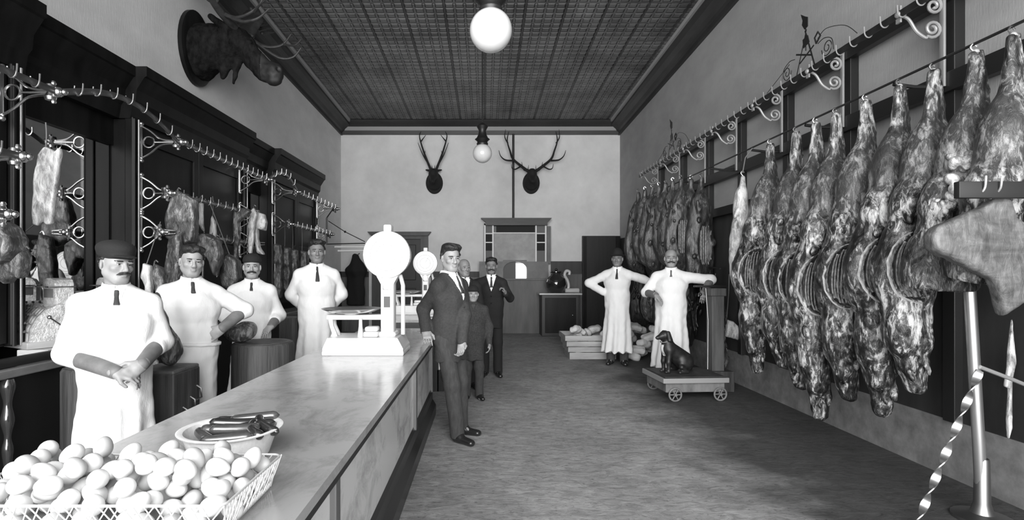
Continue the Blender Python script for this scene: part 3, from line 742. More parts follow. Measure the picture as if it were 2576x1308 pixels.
def hand(F, w, d, n, t, k=1., curl=(.35, .5, .4), thumb=.3, spread=.05):
    w = V3(*w); d = unit(d); n = np.array(n, np.float32); n = unit(n - d * (n @ d)); t = np.array(t, np.float32); t = unit(t - d * (t @ d) - n * (t @ n))
    rot = Matrix((tuple(d), tuple(t), tuple(n))).transposed().to_4x4()
    F.box(w + d * .046 * k, V3(.046, .040, .0145) * k, .012 * k, .015 * k, rot)
    F.cone(w - d * .02 * k, w + d * .03 * k, .029 * k, .028 * k, .015 * k, (t, 1.15))
    for o, L, r in ((.031, .072, .0086), (.0105, .082, .009), (-.0105, .076, .0086), (-.031, .058, .0077)):
        p = w + d * .086 * k + t * o * k; a = 0.; dd = unit(d + t * o * spread * 40)
        for j, f in enumerate((.45, .32, .23)):
            a += curl[j] * (1 + (.15 if o < 0 else 0))
            q = p + (dd * math.cos(a) + n * math.sin(a)) * L * f * 1.05 * k
            F.cone(p, q, (r - .0006 * j) * k, (r - .0006 * (j + 1)) * k, .003 * k); p = q
    p = w + d * .02 * k + t * .03 * k; q = p + unit(d * .75 + t * .75 + n * thumb) * .045 * k; r2 = q + unit(d * .95 + t * .15 + n * thumb * 1.6) * .034 * k
    F.cone(p, q, .015 * k, .0115 * k, .012 * k); F.cone(q, r2, .011 * k, .009 * k, .004 * k)

def patch(F, D0, grow, conds, name, mat, parent, relax=1):
    "the shell of D0 grown by grow, kept where all conds (functions of X,Y,Z -> signed, positive outside) are negative"
    F.D = D0 - grow
    X, Y, Z = F.ax[0][:, None, None], F.ax[1][None, :, None], F.ax[2][None, None, :]
    for c in conds: F.D = np.maximum(F.D, c(X, Y, Z).astype(np.float32))
    return F.build(name, mat, parent, relax=relax)

def person(label, px, s, H, turn=0., pose=None, head=(0, 0, 0), outfit='smock', hem=.22, skin=.4, hair='short', hat=None, stash=None, h=.007,
           lean=0., hands=None, cuffs=None, tie='tie', apron=None, build=1., brows=True, world=None, hairmat=None, cat='person', sleeve_end=(1., 1.), legs=None, deep=False):
    "turn: yaw away from facing the camera (positive = towards image right). pose: A (image left) and B (image right) elbows and wrists in view coordinates"
    k = H / 1.75
    pos = Vector(((px - VX) / s, F_ / s, 0)) if world is None else Vector(world)
    phi = math.atan2(-pos.x, pos.y); yaw = phi + R(turn)
    t = thing('person', label, cat, pos, yaw)
    loc = lambda v: V3(v[0] * math.cos(R(turn)) + v[1] * math.sin(R(turn)), -v[0] * math.sin(R(turn)) + v[1] * math.cos(R(turn)), v[2])
    po = {q: loc(v) for q, v in pose.items()}
    hd = {q: tuple(loc(v) if hasattr(v, '__len__') and len(v) == 3 and i < 3 else v for i, v in enumerate(hh)) for q, hh in (hands or {}).items()}
    b = build
    J = dict(sA=V3(-.168 * k * b, .01 * k, 1.385 * k), sB=V3(.168 * k * b, .01 * k, 1.385 * k), neck=V3(0, .02 * k + lean * .5, 1.49 * k), waist=V3(0, 0, 1.07 * k), pelvis=V3(0, .01, .95 * k), chest=V3(0, .0, 1.28 * k))
    lg = legs or {}
    for sd, sg in (('A', -1), ('B', 1)):
        J['h' + sd] = V3(sg * .088 * k, .01, .92 * k)
        J['a' + sd] = V3(*loc(lg[sd])) if sd in lg else V3(sg * .10 * k, .02, .085 * k)
        J['k' + sd] = (J['h' + sd] + J['a' + sd]) / 2 + V3(0, -.02, .0)
    pts = list(J.values()) + list(po.values())
    lo = np.min(pts, 0) - V3(.22, .25, 0); hi = np.max(pts, 0) + V3(.22, .22, 0); lo[2] = -.02; hi[2] = 1.82 * k
    lo[1] = min(lo[1], -.34); 
    # --- body, one surface from head to foot
    F = SDF(lo, hi, h)
    F.cone(J['pelvis'], J['waist'], .105 * k * b, .10 * k * b, .03, ((1, 0, 0), 1.3)).cone(J['waist'], J['chest'], .10 * k * b, .115 * k * b, .05, ((1, 0, 0), 1.35))
    F.cone(J['chest'] + V3(0, 0, .02), J['chest'] + V3(0, .01, .1 * k), .11 * k, .08 * k, .05, ((1, 0, 0), 1.4)); F.cone(J['sA'], J['sB'], .05 * k, .05 * k, .05)
    for sd in 'AB':
        F.cone(J['neck'] - V3(0, 0, .02), J['s' + sd], .04 * k, .04 * k, .04)
        F.chain([J['s' + sd], po['e' + sd], po['w' + sd]], [.050 * k, .041 * k, .030 * k], .02)
        F.chain([J['h' + sd], J['k' + sd], J['a' + sd]], [.082 * k, .056 * k, .04 * k], .03)
        F.cone(J['a' + sd], J['a' + sd] + V3(0, -.11 * k, -.06 * k), .03 * k, .02 * k, .02)
        if sd in hd: hand(F, po['w' + sd], *hd[sd][:3], k, *(hd[sd][3:]))
        else: hand(F, po['w' + sd], unit(po['w' + sd] - po['e' + sd]), (V3(1, 0, 0) * (1 if sd == 'A' else -1)), V3(0, -1, .1), k, (.4, .5, .4))
    T = Matrix.Translation((0, -.005 * k - .0 + lean, 1.635 * k)) @ Matrix.Rotation(R(head[0]), 4, 'Z') @ Matrix.Rotation(R(head[1]), 4, 'X') @ Matrix.Rotation(R(head[2]), 4, 'Y') @ Matrix.Diagonal((k, k, k, 1))
    head_prims(F, T, k, J['neck'])
    F.cut((0, 0, .004), (0, 0, -1))
    msk = skin_mat('skin ' + label[:24], skin)
    F.build('body', msk, t)
    for sg in (1, -1):
        Te = T @ Matrix.Translation((sg * .030, -.0742, .004))
        e = MB().ball((0, 0, 0), .0122, 12, Te); o = e.build('eye', m_eye, t); 
        MB().ball((0, -.0078, 0), .0068, 10, Te).build('iris', m_iris, o)
    # --- head details on a finer grid
    hc = np.array(T @ Vector((0, 0, 0)), np.float32); G = SDF(hc - .19 * k, hc + .21 * k, .0045 if s > 240 else .006)
    head_prims(G, T, k, None); D0 = G.D.copy(); Ti = np.array(T.inverted(), np.float32)
    HX = lambda X, Y, Z: Ti[0][0] * X + Ti[0][1] * Y + Ti[0][2] * Z + Ti[0][3]
    HY = lambda X, Y, Z: Ti[1][0] * X + Ti[1][1] * Y + Ti[1][2] * Z + Ti[1][3]
    HZ = lambda X, Y, Z: Ti[2][0] * X + Ti[2][1] * Y + Ti[2][2] * Z + Ti[2][3]
    hm = hairmat or m_hair
    if hair == 'short':          # hairline over the brow, temples back to the ears, nape
        Hn = G.D; G.D = D0 - .009 * k; hr = T.to_3x3().normalized().to_4x4(); hp = lambda x, y, z: np.array(T @ Vector((x, y, z)), np.float32)
        if not hat: G.ell(hp(.022, -.035, .098), V3(.062, .055, .034) * k, .03, hr).ell(hp(-.03, -.005, .10), V3(.055, .07, .03) * k, .03, hr)
        line = lambda X, Y, Z: np.where(HY(X, Y, Z) < .0, .073 + .006 * np.sin(60 * HX(X, Y, Z)) - np.maximum(0, HY(X, Y, Z) + .06) * .95, np.where(HY(X, Y, Z) < .03, .0, -.06))
        taper = lambda X, Y, Z: .010 * k * (1 - np.clip((HZ(X, Y, Z) - line(X, Y, Z)) / (.035 * k), 0, 1))
        G.warp(taper).warp(lambda X, Y, Z: .003 * np.sin(90 * X + 25 * Y + 3 * np.sin(40 * Z)) + .002 * np.sin(150 * X + 60 * Z)); DH = G.D.copy()
        patch(G, DH, .001 * k, [lambda X, Y, Z: HZ(X, Y, Z) - (.045 if hat else 1), lambda X, Y, Z: np.maximum(-(HZ(X, Y, Z) - np.where(HY(X, Y, Z) < .0, .073 + .006 * np.sin(60 * HX(X, Y, Z)) - np.maximum(0, HY(X, Y, Z) + .06) * .95, np.where(HY(X, Y, Z) < .03, .0 , -.06))), -1), lambda X, Y, Z: np.where((np.abs(HX(X, Y, Z)) > .072) & (HZ(X, Y, Z) < .02) & (HY(X, Y, Z) < .035), 1., -1.)], 'hair', hm, t)
    elif hair == 'bald':         # only a ring behind the ears
        patch(G, D0, .007 * k, [lambda X, Y, Z: np.maximum(HZ(X, Y, Z) - .055, -.06 - HZ(X, Y, Z)), lambda X, Y, Z: .02 - HY(X, Y, Z)], 'hair', hm, t)
    if brows:
        for sg in (1, -1):
            patch(G, D0, .0035 * k, [lambda X, Y, Z: np.maximum(np.maximum(sg * -HX(X, Y, Z) + .013, sg * HX(X, Y, Z) - .050), np.maximum(HZ(X, Y, Z) - .0265, .0185 - HZ(X, Y, Z))), lambda X, Y, Z: HY(X, Y, Z) + .05], 'eyebrow', hm, t)
    if stash:
        S = SDF(hc - .15 * k, hc + .15 * k, .004)
        for sg in (1, -1): S.cone(np.array(T @ Vector((sg * .004, -.106, -.047))), np.array(T @ Vector((sg * .026 * stash, -.098, -.053))), .0085 * k, .008 * k, .006).cone(np.array(T @ Vector((sg * .026 * stash, -.098, -.053))), np.array(T @ Vector((sg * .042 * stash, -.085, -.062))), .008 * k, .003 * k, .006)
        S.build('moustache', hm, t)
    if hat:
        S = SDF(hc - .24 * k, hc + .26 * k, .006); Te = lambda x, y, z: np.array(T @ Vector((x, y, z)), np.float32); rt_ = T.to_3x3().normalized().to_4x4()
        if hat == 'cap':
            S.ell(Te(0, .02, .095), V3(.103, .123, .056) * k, .0, rt_).ell(Te(0, .015, .055), V3(.088, .108, .045) * k, .03, rt_)
            S.cut(Te(0, 0, .035), tuple(T.to_3x3() @ Vector((0, .18, -1))))
            S.ell(Te(0, -.085, .05), V3(.07, .05, .008) * k, .01, rt_)
        elif hat == 'round':
            S.ell(Te(0, .015, .07), V3(.088, .105, .075) * k, 0, rt_); S.cut(Te(0, 0, .05), tuple(T.to_3x3() @ Vector((0, .15, -1)))); S.ell(Te(0, .01, .052), V3(.105, .125, .010) * k, .012, rt_)
        elif hat == 'pill':
            S.ell(Te(0, .02, .08), V3(.088, .103, .066) * k, 0, rt_).ell(Te(0, .018, .062), V3(.088, .106, .03) * k, .02, rt_); S.cut(Te(0, 0, .046), tuple(T.to_3x3() @ Vector((0, .18, -1))))
        elif hat == 'derby':
            S.ell(Te(0, .015, .075), V3(.085, .10, .10) * k, 0, rt_); S.cut(Te(0, 0, .05), tuple(T.to_3x3() @ Vector((0, .1, -1)))); S.ell(Te(0, .01, .055), V3(.125, .15, .012) * k, .012, rt_)
        S.build('cap' if hat != 'derby' else 'hat', m_cap, t)
    # --- clothes
    mc = {'smock': m_cloth, 'shirt': m_cloth, 'suit': m_suit, 'blacksuit': m_blacksuit, 'boy': m_boycoat}[outfit]
    g = .028 if outfit in ('smock', 'shirt') else .026
    C = SDF(lo - .02, hi, h * 1.1)
    C.cone(J['pelvis'], J['waist'], (.112 * b + g * .9) * k, (.108 * b + g * .8) * k, .04, ((1, 0, 0), 1.28)).cone(J['waist'], J['chest'], (.108 * b + g * .8) * k, (.118 * b + g) * k, .05, ((1, 0, 0), 1.34))
    C.cone(J['chest'], J['chest'] + V3(0, .01, .10 * k), (.112 + g) * k, (.075 + g) * k, .05, ((1, 0, 0), 1.38)); C.cone(J['sA'], J['sB'], .058 * k, .058 * k, .05)
    for sd, se in zip('AB', sleeve_end):
        C.cone(J['neck'] - V3(0, -.005, .02 * k), J['s' + sd], .056 * k, .056 * k, .06)
        wv = po['e' + sd] + (po['w' + sd] - po['e' + sd]) * (se * .97)
        re = .066 if outfit in ('smock', 'shirt') else .058
        C.chain([J['s' + sd], po['e' + sd], wv], [.066 * k, re * k, (.054 if outfit in ('smock', 'shirt') else .046) * k], .025)
    zw = J['waist'][2] - .02
    if hem < .9 * k:
        r1 = (.19 if outfit == 'smock' else .142) * k * b
        C.cone(V3(0, 0, zw), V3(0, .01, hem), (.108 * b + g) * k, r1, .05, ((1, 0, 0), 1.22)).cut((0, 0, hem), (0, 0, -1))
        na = 9 if outfit == 'smock' else 5; am = .016 if outfit == 'smock' else .005
        C.warp(lambda X, Y, Z: am * np.clip((zw - Z) / (zw - hem), 0, 1) * np.sin(na * np.arctan2(X, -Y) + 1.5 * np.sin(2.2 * Z + na)) + .0055 * wob(X, Y, Z * .7, 24, px * .1) + .0025 * wob(X, Y, Z, 55, px))
    else: C.warp(lambda X, Y, Z: .0055 * wob(X, Y, Z, 24, px * .1) + .002 * wob(X, Y, Z, 55, px))
    nz = J['neck'][2]; C.cone(J['neck'] + V3(0, 0, -.015), J['neck'] + V3(0, 0, .2), .052 * k, .06 * k, .0, op='sub')
    D0 = C.D.copy()
    C.build('smock' if outfit in ('smock',) else ('shirt' if outfit == 'shirt' else 'coat'), mc, t)
    if outfit in ('suit', 'blacksuit', 'boy', 'smock'):
        zb = nz - (.24 if outfit in ('suit', 'blacksuit') else .13) * k; w0 = (.075 if outfit in ('suit', 'blacksuit') else .05) * k
        V = lambda X, Y, Z: np.abs(X) - w0 * (Z - zb) / (nz - zb)
        patch(C, D0, .004, [V, lambda X, Y, Z: Y + .02, lambda X, Y, Z: zb - Z, lambda X, Y, Z: Z - nz - .0], 'shirt_front' if outfit != 'boy' else 'jersey', m_shirt if outfit != 'boy' else m_tie, t)
        if outfit in ('suit', 'blacksuit'):
            patch(C, D0, .009, [lambda X, Y, Z: np.maximum(V(X, Y, Z) - .045 * k * np.clip((Z - zb) / (nz - zb), .0, 1), -V(X, Y, Z)), lambda X, Y, Z: Y + .03, lambda X, Y, Z: np.maximum(zb - Z, Z - nz + .01)], 'lapels', mc, t)
            for i, zz in enumerate((zb - .05, zb - .15)):
                MB().ball((.0, -.165 * k * b, zz), .010, 8).build('button', m_black, t)
    if tie:
        zb2 = nz - .19 * k if tie != 'bow' else nz - .05 * k
        if tie == 'bow': patch(C, D0, .012, [lambda X, Y, Z: np.abs(X) - .006 - np.abs(Z - nz + .055 * k) * 0 - .03, lambda X, Y, Z: np.abs(Z - nz + .055 * k) - .006 - .4 * np.abs(X), lambda X, Y, Z: Y + .02], 'bow_tie', m_tie, t)
        else:
            tl = {'tie': .17, 'short': .10, 'grey': .10}[tie] * k
            patch(C, D0, .010, [lambda X, Y, Z: np.abs(X) - np.where(Z > nz - .045 * k, .014, .011 + .10 * (nz - .045 * k - Z)), lambda X, Y, Z: np.maximum(Z - nz + .01, nz - tl - Z), lambda X, Y, Z: Y + .03], 'necktie', m_tie if tie != 'grey' else m_tiel, t)
    if outfit in ('smock', 'shirt', 'suit', 'blacksuit'):      # turned-down collar
        n = 40; v = []; f = []
        for i in range(n):
            a = -math.pi / 2 + .12 + (2 * math.pi - .24) * i / (n - 1)
            fr = max(0, -math.sin(a)); 
            for rr, zz in ((.060, .012), (.064, .034), (.068, .036), (.078 + .012 * fr, -.004 - .022 * fr), (.072 + .01 * fr, -.006 - .022 * fr)):
                v.append((J['neck'][0] + rr * 1.06 * k * math.cos(a), J['neck'][1] + rr * 1.1 * k * math.sin(a) - .006 * fr, nz + zz * k - .018 * fr * k))
        for i in range(n - 1):
            for j in range(5): f.append((i * 5 + j, i * 5 + (j + 1) % 5, (i + 1) * 5 + (j + 1) % 5, (i + 1) * 5 + j))
        MB().add(v, f).build('collar', m_shirt, t)
    if apron:                                                  # separate apron tied at the waist
        za, zbm = apron
        patch(C, D0, .012, [lambda X, Y, Z: Z - za - .03 * np.clip(-Y * 0, 0, 1), lambda X, Y, Z: zbm - Z, lambda X, Y, Z: Y - .09], 'apron', m_cloth, t)
        A = SDF(V3(-.3, -.3, za - .06), V3(.3, .3, za + .06), .006); 
        patch(C, D0, .020, [lambda X, Y, Z: np.abs(Z - za + .01 * np.sin(X * 9)) - .013], 'apron_string', m_cloth, t)
    if cuffs:
        for sd in cuffs:
            e, w_ = po['e' + sd], po['w' + sd]; se = sleeve_end['AB'.index(sd)]
            S = SDF(np.minimum(e, w_) - .1, np.maximum(e, w_) + .1, .006); S.cone(e + (w_ - e) * max(.12, se * .85), w_ - (w_ - e) * .02, .051 * k, .041 * k, 0); S.build('forearm_cuff', m_cuff, t)
    # trousers and shoes
    if deep or hem > .15:
        S = SDF(V3(-.45, -.4, 0) if not lg else lo, V3(.45, .35, 1.0 * k) if not lg else V3(hi[0], hi[1], 1.0 * k), h * 1.3)
        for sd in 'AB': S.chain([J['h' + sd], J['k' + sd], J['a' + sd] + V3(0, 0, -.03)], [.086 * k, .073 * k, .066 * k], .03)
        S.cone(J['hA'], J['hB'], .085 * k, .085 * k, .03); S.warp(lambda X, Y, Z: .004 * wob(X, Y, Z, 20, px)); S.cut((0, 0, .035), (0, 0, -1))
        S.build('trousers', m_trouser if outfit != 'blacksuit' else m_blacksuit, t)
        for sd, sg in (('A', -1), ('B', 1)):
            a = J['a' + sd]; S = SDF(a - V3(.13, .26, a[2] + .02), a + V3(.13, .14, .06), .0065)
            S.cone(a + V3(0, .02, -.02), a + V3(sg * .01, -.03, -.035), .054 * k, .046 * k, .02).cone(a + V3(0, .0, .033 - a[2]), a + V3(sg * .03, -.17 * k, .026 - a[2]), .036 * k, .03 * k, .03, ((1, 0, 0), 1.25)).cut((0, 0, .003), (0, 0, -1))
            S.build('shoe', m_shoe, t)
    return t
F_ = F
# image-left arm = A, image-right arm = B; view coordinates: x right, y away, z up
D_ = V3(0, 0, -1)
person('butcher in a dark cap and moustache behind the eggs, hands clasped, grey forearm cuffs', 293, 432, 1.655, 0,
       dict(eA=(-.235, .03, 1.04), wA=(.0, -.25, .955), eB=(.225, .03, 1.08), wB=(.115, -.24, .985)), head=(28, 4, 3), hem=.12, skin=.235, stash=1., hat='cap', h=.0055,
       hands=dict(A=((1, -.25, -.35), (.1, .5, -.9), (.3, -.9, -.1), (.5, .6, .4)), B=((-.75, -.35, -.55), (.2, .9, .1), (-.4, -.4, .85), (.5, .7, .5))), cuffs='AB', tie='short', sleeve_end=(.25, .30), apron=None, build=1.04)
person('clean-shaven young butcher with parted dark hair, elbow out and hand on hip', 482, 332, 1.69, 6,
       dict(eA=(-.26, .05, 1.10), wA=(-.24, -.06, .87), eB=(.37, .04, 1.20), wB=(.20, -.08, 1.07)), head=(4, 3, 4), outfit='shirt', hem=.30, skin=.27, apron=(.965, .31), h=.006,
       hands=dict(B=((-.75, -.2, -.6), (-.3, .9, -.2), (-.3, -.6, .8), (.3, .4, .3))), cuffs='B', tie='short', sleeve_end=(.5, .12))
person('butcher in small dark cap and heavy moustache behind the round block', 634, 256, 1.66, -4,
       dict(eA=(-.245, .04, 1.08), wA=(-.17, -.16, .97), eB=(.25, .03, 1.07), wB=(.17, -.15, .98)), head=(2, 0, 0), hem=.25, skin=.28, stash=1.15, hat='pill', cuffs='AB',
       hands=dict(A=((.4, -.6, -.5), (0, 0, -1), (.7, .3, 0), (.25, .3, .2)), B=((-.5, -.5, -.55), (0, 0, -1), (-.7, .3, 0), (.25, .3, .2))), tie='short', sleeve_end=(.45, .45), build=.98)
person('tall man in a long white smock with hands behind his back', 797, 224, 1.85, 3,
       dict(eA=(-.27, .06, 1.25), wA=(-.10, .19, 1.05), eB=(.27, .06, 1.25), wB=(.08, .20, 1.03)), head=(0, 0, 0), hem=.22, skin=.17, tie='tie', build=.98)
person('young man in a charcoal overcoat leaning one hand on the marble counter', 1133, 281, 1.74, 52,
       dict(eA=(-.245, .02, 1.17), wA=(-.215, -.10, .985), eB=(.13, -.08, 1.12), wB=(.10, -.20, .90)), head=(-30, 6, 0), outfit='suit', hem=.72, skin=.25, h=.006,
       hands=dict(A=((.15, -.65, -.5), (0, .2, -1), (.9, -.2, 0), (.15, .3, .3))), tie='tie', legs=dict(A=(.065, -.06, .085), B=(.10, .18, .085)), build=.93)
person('bald man in black suit peering out between the overcoated man and the moustached man', 1168, 194, 1.665, 12,
       dict(eA=(-.20, .05, 1.08), wA=(-.16, -.06, .85), eB=(.20, .04, 1.08), wB=(.18, -.06, .85)), head=(10, 0, 0), outfit='blacksuit', hem=.72, skin=.19, hair='bald', tie='tie', hairmat=m_hairg)
person('boy in a dark hat and tweed coat standing between the men', 1190, 213, 1.33, 4,
       dict(eA=(-.2, .03, .86), wA=(-.2, -.04, .66), eB=(.19, .03, .86), wB=(.19, -.05, .66)), head=(0, 0, 0), outfit='boy', hem=.47, skin=.27, hat='round', tie=None, cat='person')
person('man in a black suit with heavy moustache, fist raised to his lapel', 1236, 174, 1.70, 0,
       dict(eA=(-.33, .08, 1.33), wA=(-.34, -.10, 1.36), eB=(.27, .0, 1.13), wB=(.20, -.20, 1.20)), head=(0, 2, 0), outfit='blacksuit', hem=.70, skin=.16, stash=1.3, tie='tie',
       hands=dict(B=((-.35, -.25, .9), (-.9, 0, -.3), (0, -.6, .5), (.9, 1.0, .7)), A=((-.9, -.3, 0), (0, 0, -1), (0, -1, 0), (.3, .4, .3))))
person('butcher in a dark brimmed hat and long white smock, hand on hip, near the back', 1553, 154, 1.84, -4,
       dict(eA=(-.46, .05, 1.32), wA=(-.21, -.02, 1.17), eB=(.40, .02, 1.39), wB=(.58, -.04, 1.30)), head=(-4, 0, 0), hem=.21, skin=.17, hat='derby', tie='tie', deep=True,
       hands=dict(A=((.6, -.1, -.75), (.6, .5, .3), (-.2, -.8, .4), (.4, .4, .3))))
person('balding butcher with a drooping moustache in white smock, arm on the platform scale', 1688, 183, 1.81, 0,
       dict(eA=(-.33, -.02, 1.22), wA=(-.19, -.25, 1.19), eB=(.50, -.05, 1.40), wB=(.42, -.20, 1.26)), head=(2, 0, 0), hem=.20, skin=.24, stash=1.25, hair='bald', tie='grey', deep=True,
       hands=dict(A=((.55, -.3, -.6), (-.3, .2, -.8), (.3, -.9, .2), (.3, .4, .3)), B=((-.2, -.15, -1), (.2, .9, -.1), (-.9, .2, .1), (.2, .25, .2))), cuffs='AB', sleeve_end=(.12, .12), build=1.06)
# ------------------------------------------------------------------ meat
def meat_mat(name, zlen, bias, dark=.008, mid=.046, fat=.40, sc=(1, 1, .45), rough=.38, freq=8., amp=None):
    "muscle and fat mottling; bias = list of (height fraction from the bottom, amount of fat)"
    m = bpy.data.materials.new(name); m.use_nodes = True; nt = m.node_tree; b = nt.nodes['Principled BSDF']
    b.inputs['Roughness'].default_value = rough; b.inputs['Specular IOR Level'].default_value = .5
    L = nt.links.new; N = nt.nodes.new
    tc = N('ShaderNodeTexCoord'); oi = N('ShaderNodeObjectInfo')
    ad = N('ShaderNodeVectorMath'); ad.operation = 'ADD'; mu = N('ShaderNodeVectorMath'); mu.operation = 'SCALE'; mu.inputs['Scale'].default_value = 3.7
    cx = N('ShaderNodeCombineXYZ'); L(oi.outputs['Random'], cx.inputs[0]); L(oi.outputs['Random'], cx.inputs[2]); L(cx.outputs[0], mu.inputs[0])
    L(tc.outputs['Object'], ad.inputs[0]); L(mu.outputs[0], ad.inputs[1])
    def nz(scale, st, det, dist):
        mp = N('ShaderNodeMapping'); mp.inputs['Scale'].default_value = st; L(ad.outputs[0], mp.inputs[0])
        n = N('ShaderNodeTexNoise'); n.inputs['Scale'].default_value = scale; n.inputs['Detail'].default_value = det; n.inputs['Roughness'].default_value = .68; n.inputs['Distortion'].default_value = dist
        L(mp.outputs[0], n.inputs[0]); return n
    a = nz(freq, sc, 6, 1.2); c = nz(freq * 4.2, (1, 1, .35), 4, .8)
    s1 = N('ShaderNodeMath'); s1.operation = 'MULTIPLY_ADD'; L(a.outputs[0], s1.inputs[0]); s1.inputs[1].default_value = .52
    s2 = N('ShaderNodeMath'); s2.operation = 'MULTIPLY'; L(c.outputs[0], s2.inputs[0]); s2.inputs[1].default_value = .48; L(s2.outputs[0], s1.inputs[2])
    sx = N('ShaderNodeSeparateXYZ'); L(tc.outputs['Object'], sx.inputs[0]); mr = N('ShaderNodeMapRange'); mr.inputs[1].default_value = -zlen; mr.inputs[2].default_value = 0; L(sx.outputs[2], mr.inputs[0])
    zr = N('ShaderNodeValToRGB'); e = zr.color_ramp.elements; e[0].position = bias[0][0]; e[0].color = (bias[0][1],) * 3 + (1,); e[1].position = bias[-1][0]; e[1].color = (bias[-1][1],) * 3 + (1,)
    for p, q in bias[1:-1]: x = e.new(p); x.color = (q, q, q, 1)
    L(mr.outputs[0], zr.inputs[0])
    src = s1.outputs[0]
    if amp:                                                        # how strongly muscle and fat differ, by height
        ar = N('ShaderNodeValToRGB'); ae = ar.color_ramp.elements; ae[0].position = amp[0][0]; ae[0].color = (amp[0][1] / 2,) * 3 + (1,); ae[1].position = amp[-1][0]; ae[1].color = (amp[-1][1] / 2,) * 3 + (1,)
        for p, q in amp[1:-1]: x = ae.new(p); x.color = (q / 2, q / 2, q / 2, 1)
        L(mr.outputs[0], ar.inputs[0]); a1 = N('ShaderNodeMath'); a1.operation = 'SUBTRACT'; L(s1.outputs[0], a1.inputs[0]); a1.inputs[1].default_value = .5
        a2 = N('ShaderNodeMath'); a2.operation = 'MULTIPLY'; L(a1.outputs[0], a2.inputs[0]); L(ar.outputs[0], a2.inputs[1])
        a3 = N('ShaderNodeMath'); a3.operation = 'MULTIPLY_ADD'; L(a2.outputs[0], a3.inputs[0]); a3.inputs[1].default_value = 2.; a3.inputs[2].default_value = .5; src = a3.outputs[0]
    s3 = N('ShaderNodeMath'); s3.operation = 'ADD'; L(src, s3.inputs[0]); L(zr.outputs[0], s3.inputs[1])
    s4 = N('ShaderNodeMath'); s4.operation = 'SUBTRACT'; L(s3.outputs[0], s4.inputs[0]); s4.inputs[1].default_value = .5
    r = N('ShaderNodeValToRGB'); e = r.color_ramp.elements
    e[0].position = .40; e[0].color = (dark,) * 3 + (1,); e[1].position = .66; e[1].color = (fat,) * 3 + (1,); x = e.new(.52); x.color = (mid,) * 3 + (1,)
    L(s4.outputs[0], r.inputs[0]); L(r.outputs[0], b.inputs['Base Color'])
    bp = N('ShaderNodeBump'); bp.inputs['Strength'].default_value = .8; bp.inputs['Distance'].default_value = .015; L(s1.outputs[0], bp.inputs['Height']); L(bp.outputs[0], b.inputs['Normal'])
    return m
m_beef = meat_mat('beef', 2.5, [(0, .46), (.2, .50), (.38, .52), (.50, .44), (.60, .54), (.72, .52), (.85, .52), (1, .53)], fat=.48, amp=[(0, 1.6), (.3, 1.5), (.48, 1.2), (.60, 1.7), (.70, .55), (.84, .6), (.92, 1.2), (1, 1.3)])
m_fore = meat_mat('dark forequarter', 1.4, [(0, .44), (.5, .41), (.8, .47), (1, .5)], .016, .05, .26)
m_pale = meat_mat('pale carcass', 1.3, [(0, .60), (.5, .58), (1, .60)], .05, .22, .55)
m_slab = meat_mat('pale fat side', .9, [(0, .53), (.5, .52), (1, .53)], .04, .085, .16, rough=.55, freq=6., sc=(.5, 1, 1.4))
m_small = meat_mat('hung cut', .8, [(0, .48), (.5, .47), (1, .52)], .018, .07, .36)
m_fat = mk('fat edge', .32, .35, var=(25, ONE, .4), spec=.5)
m_rib = mk('rib bone', .24, .4, var=(30, ONE, .7))
m_bone = mk('shank bone', .34, .45, var=(20, ONE, .4))

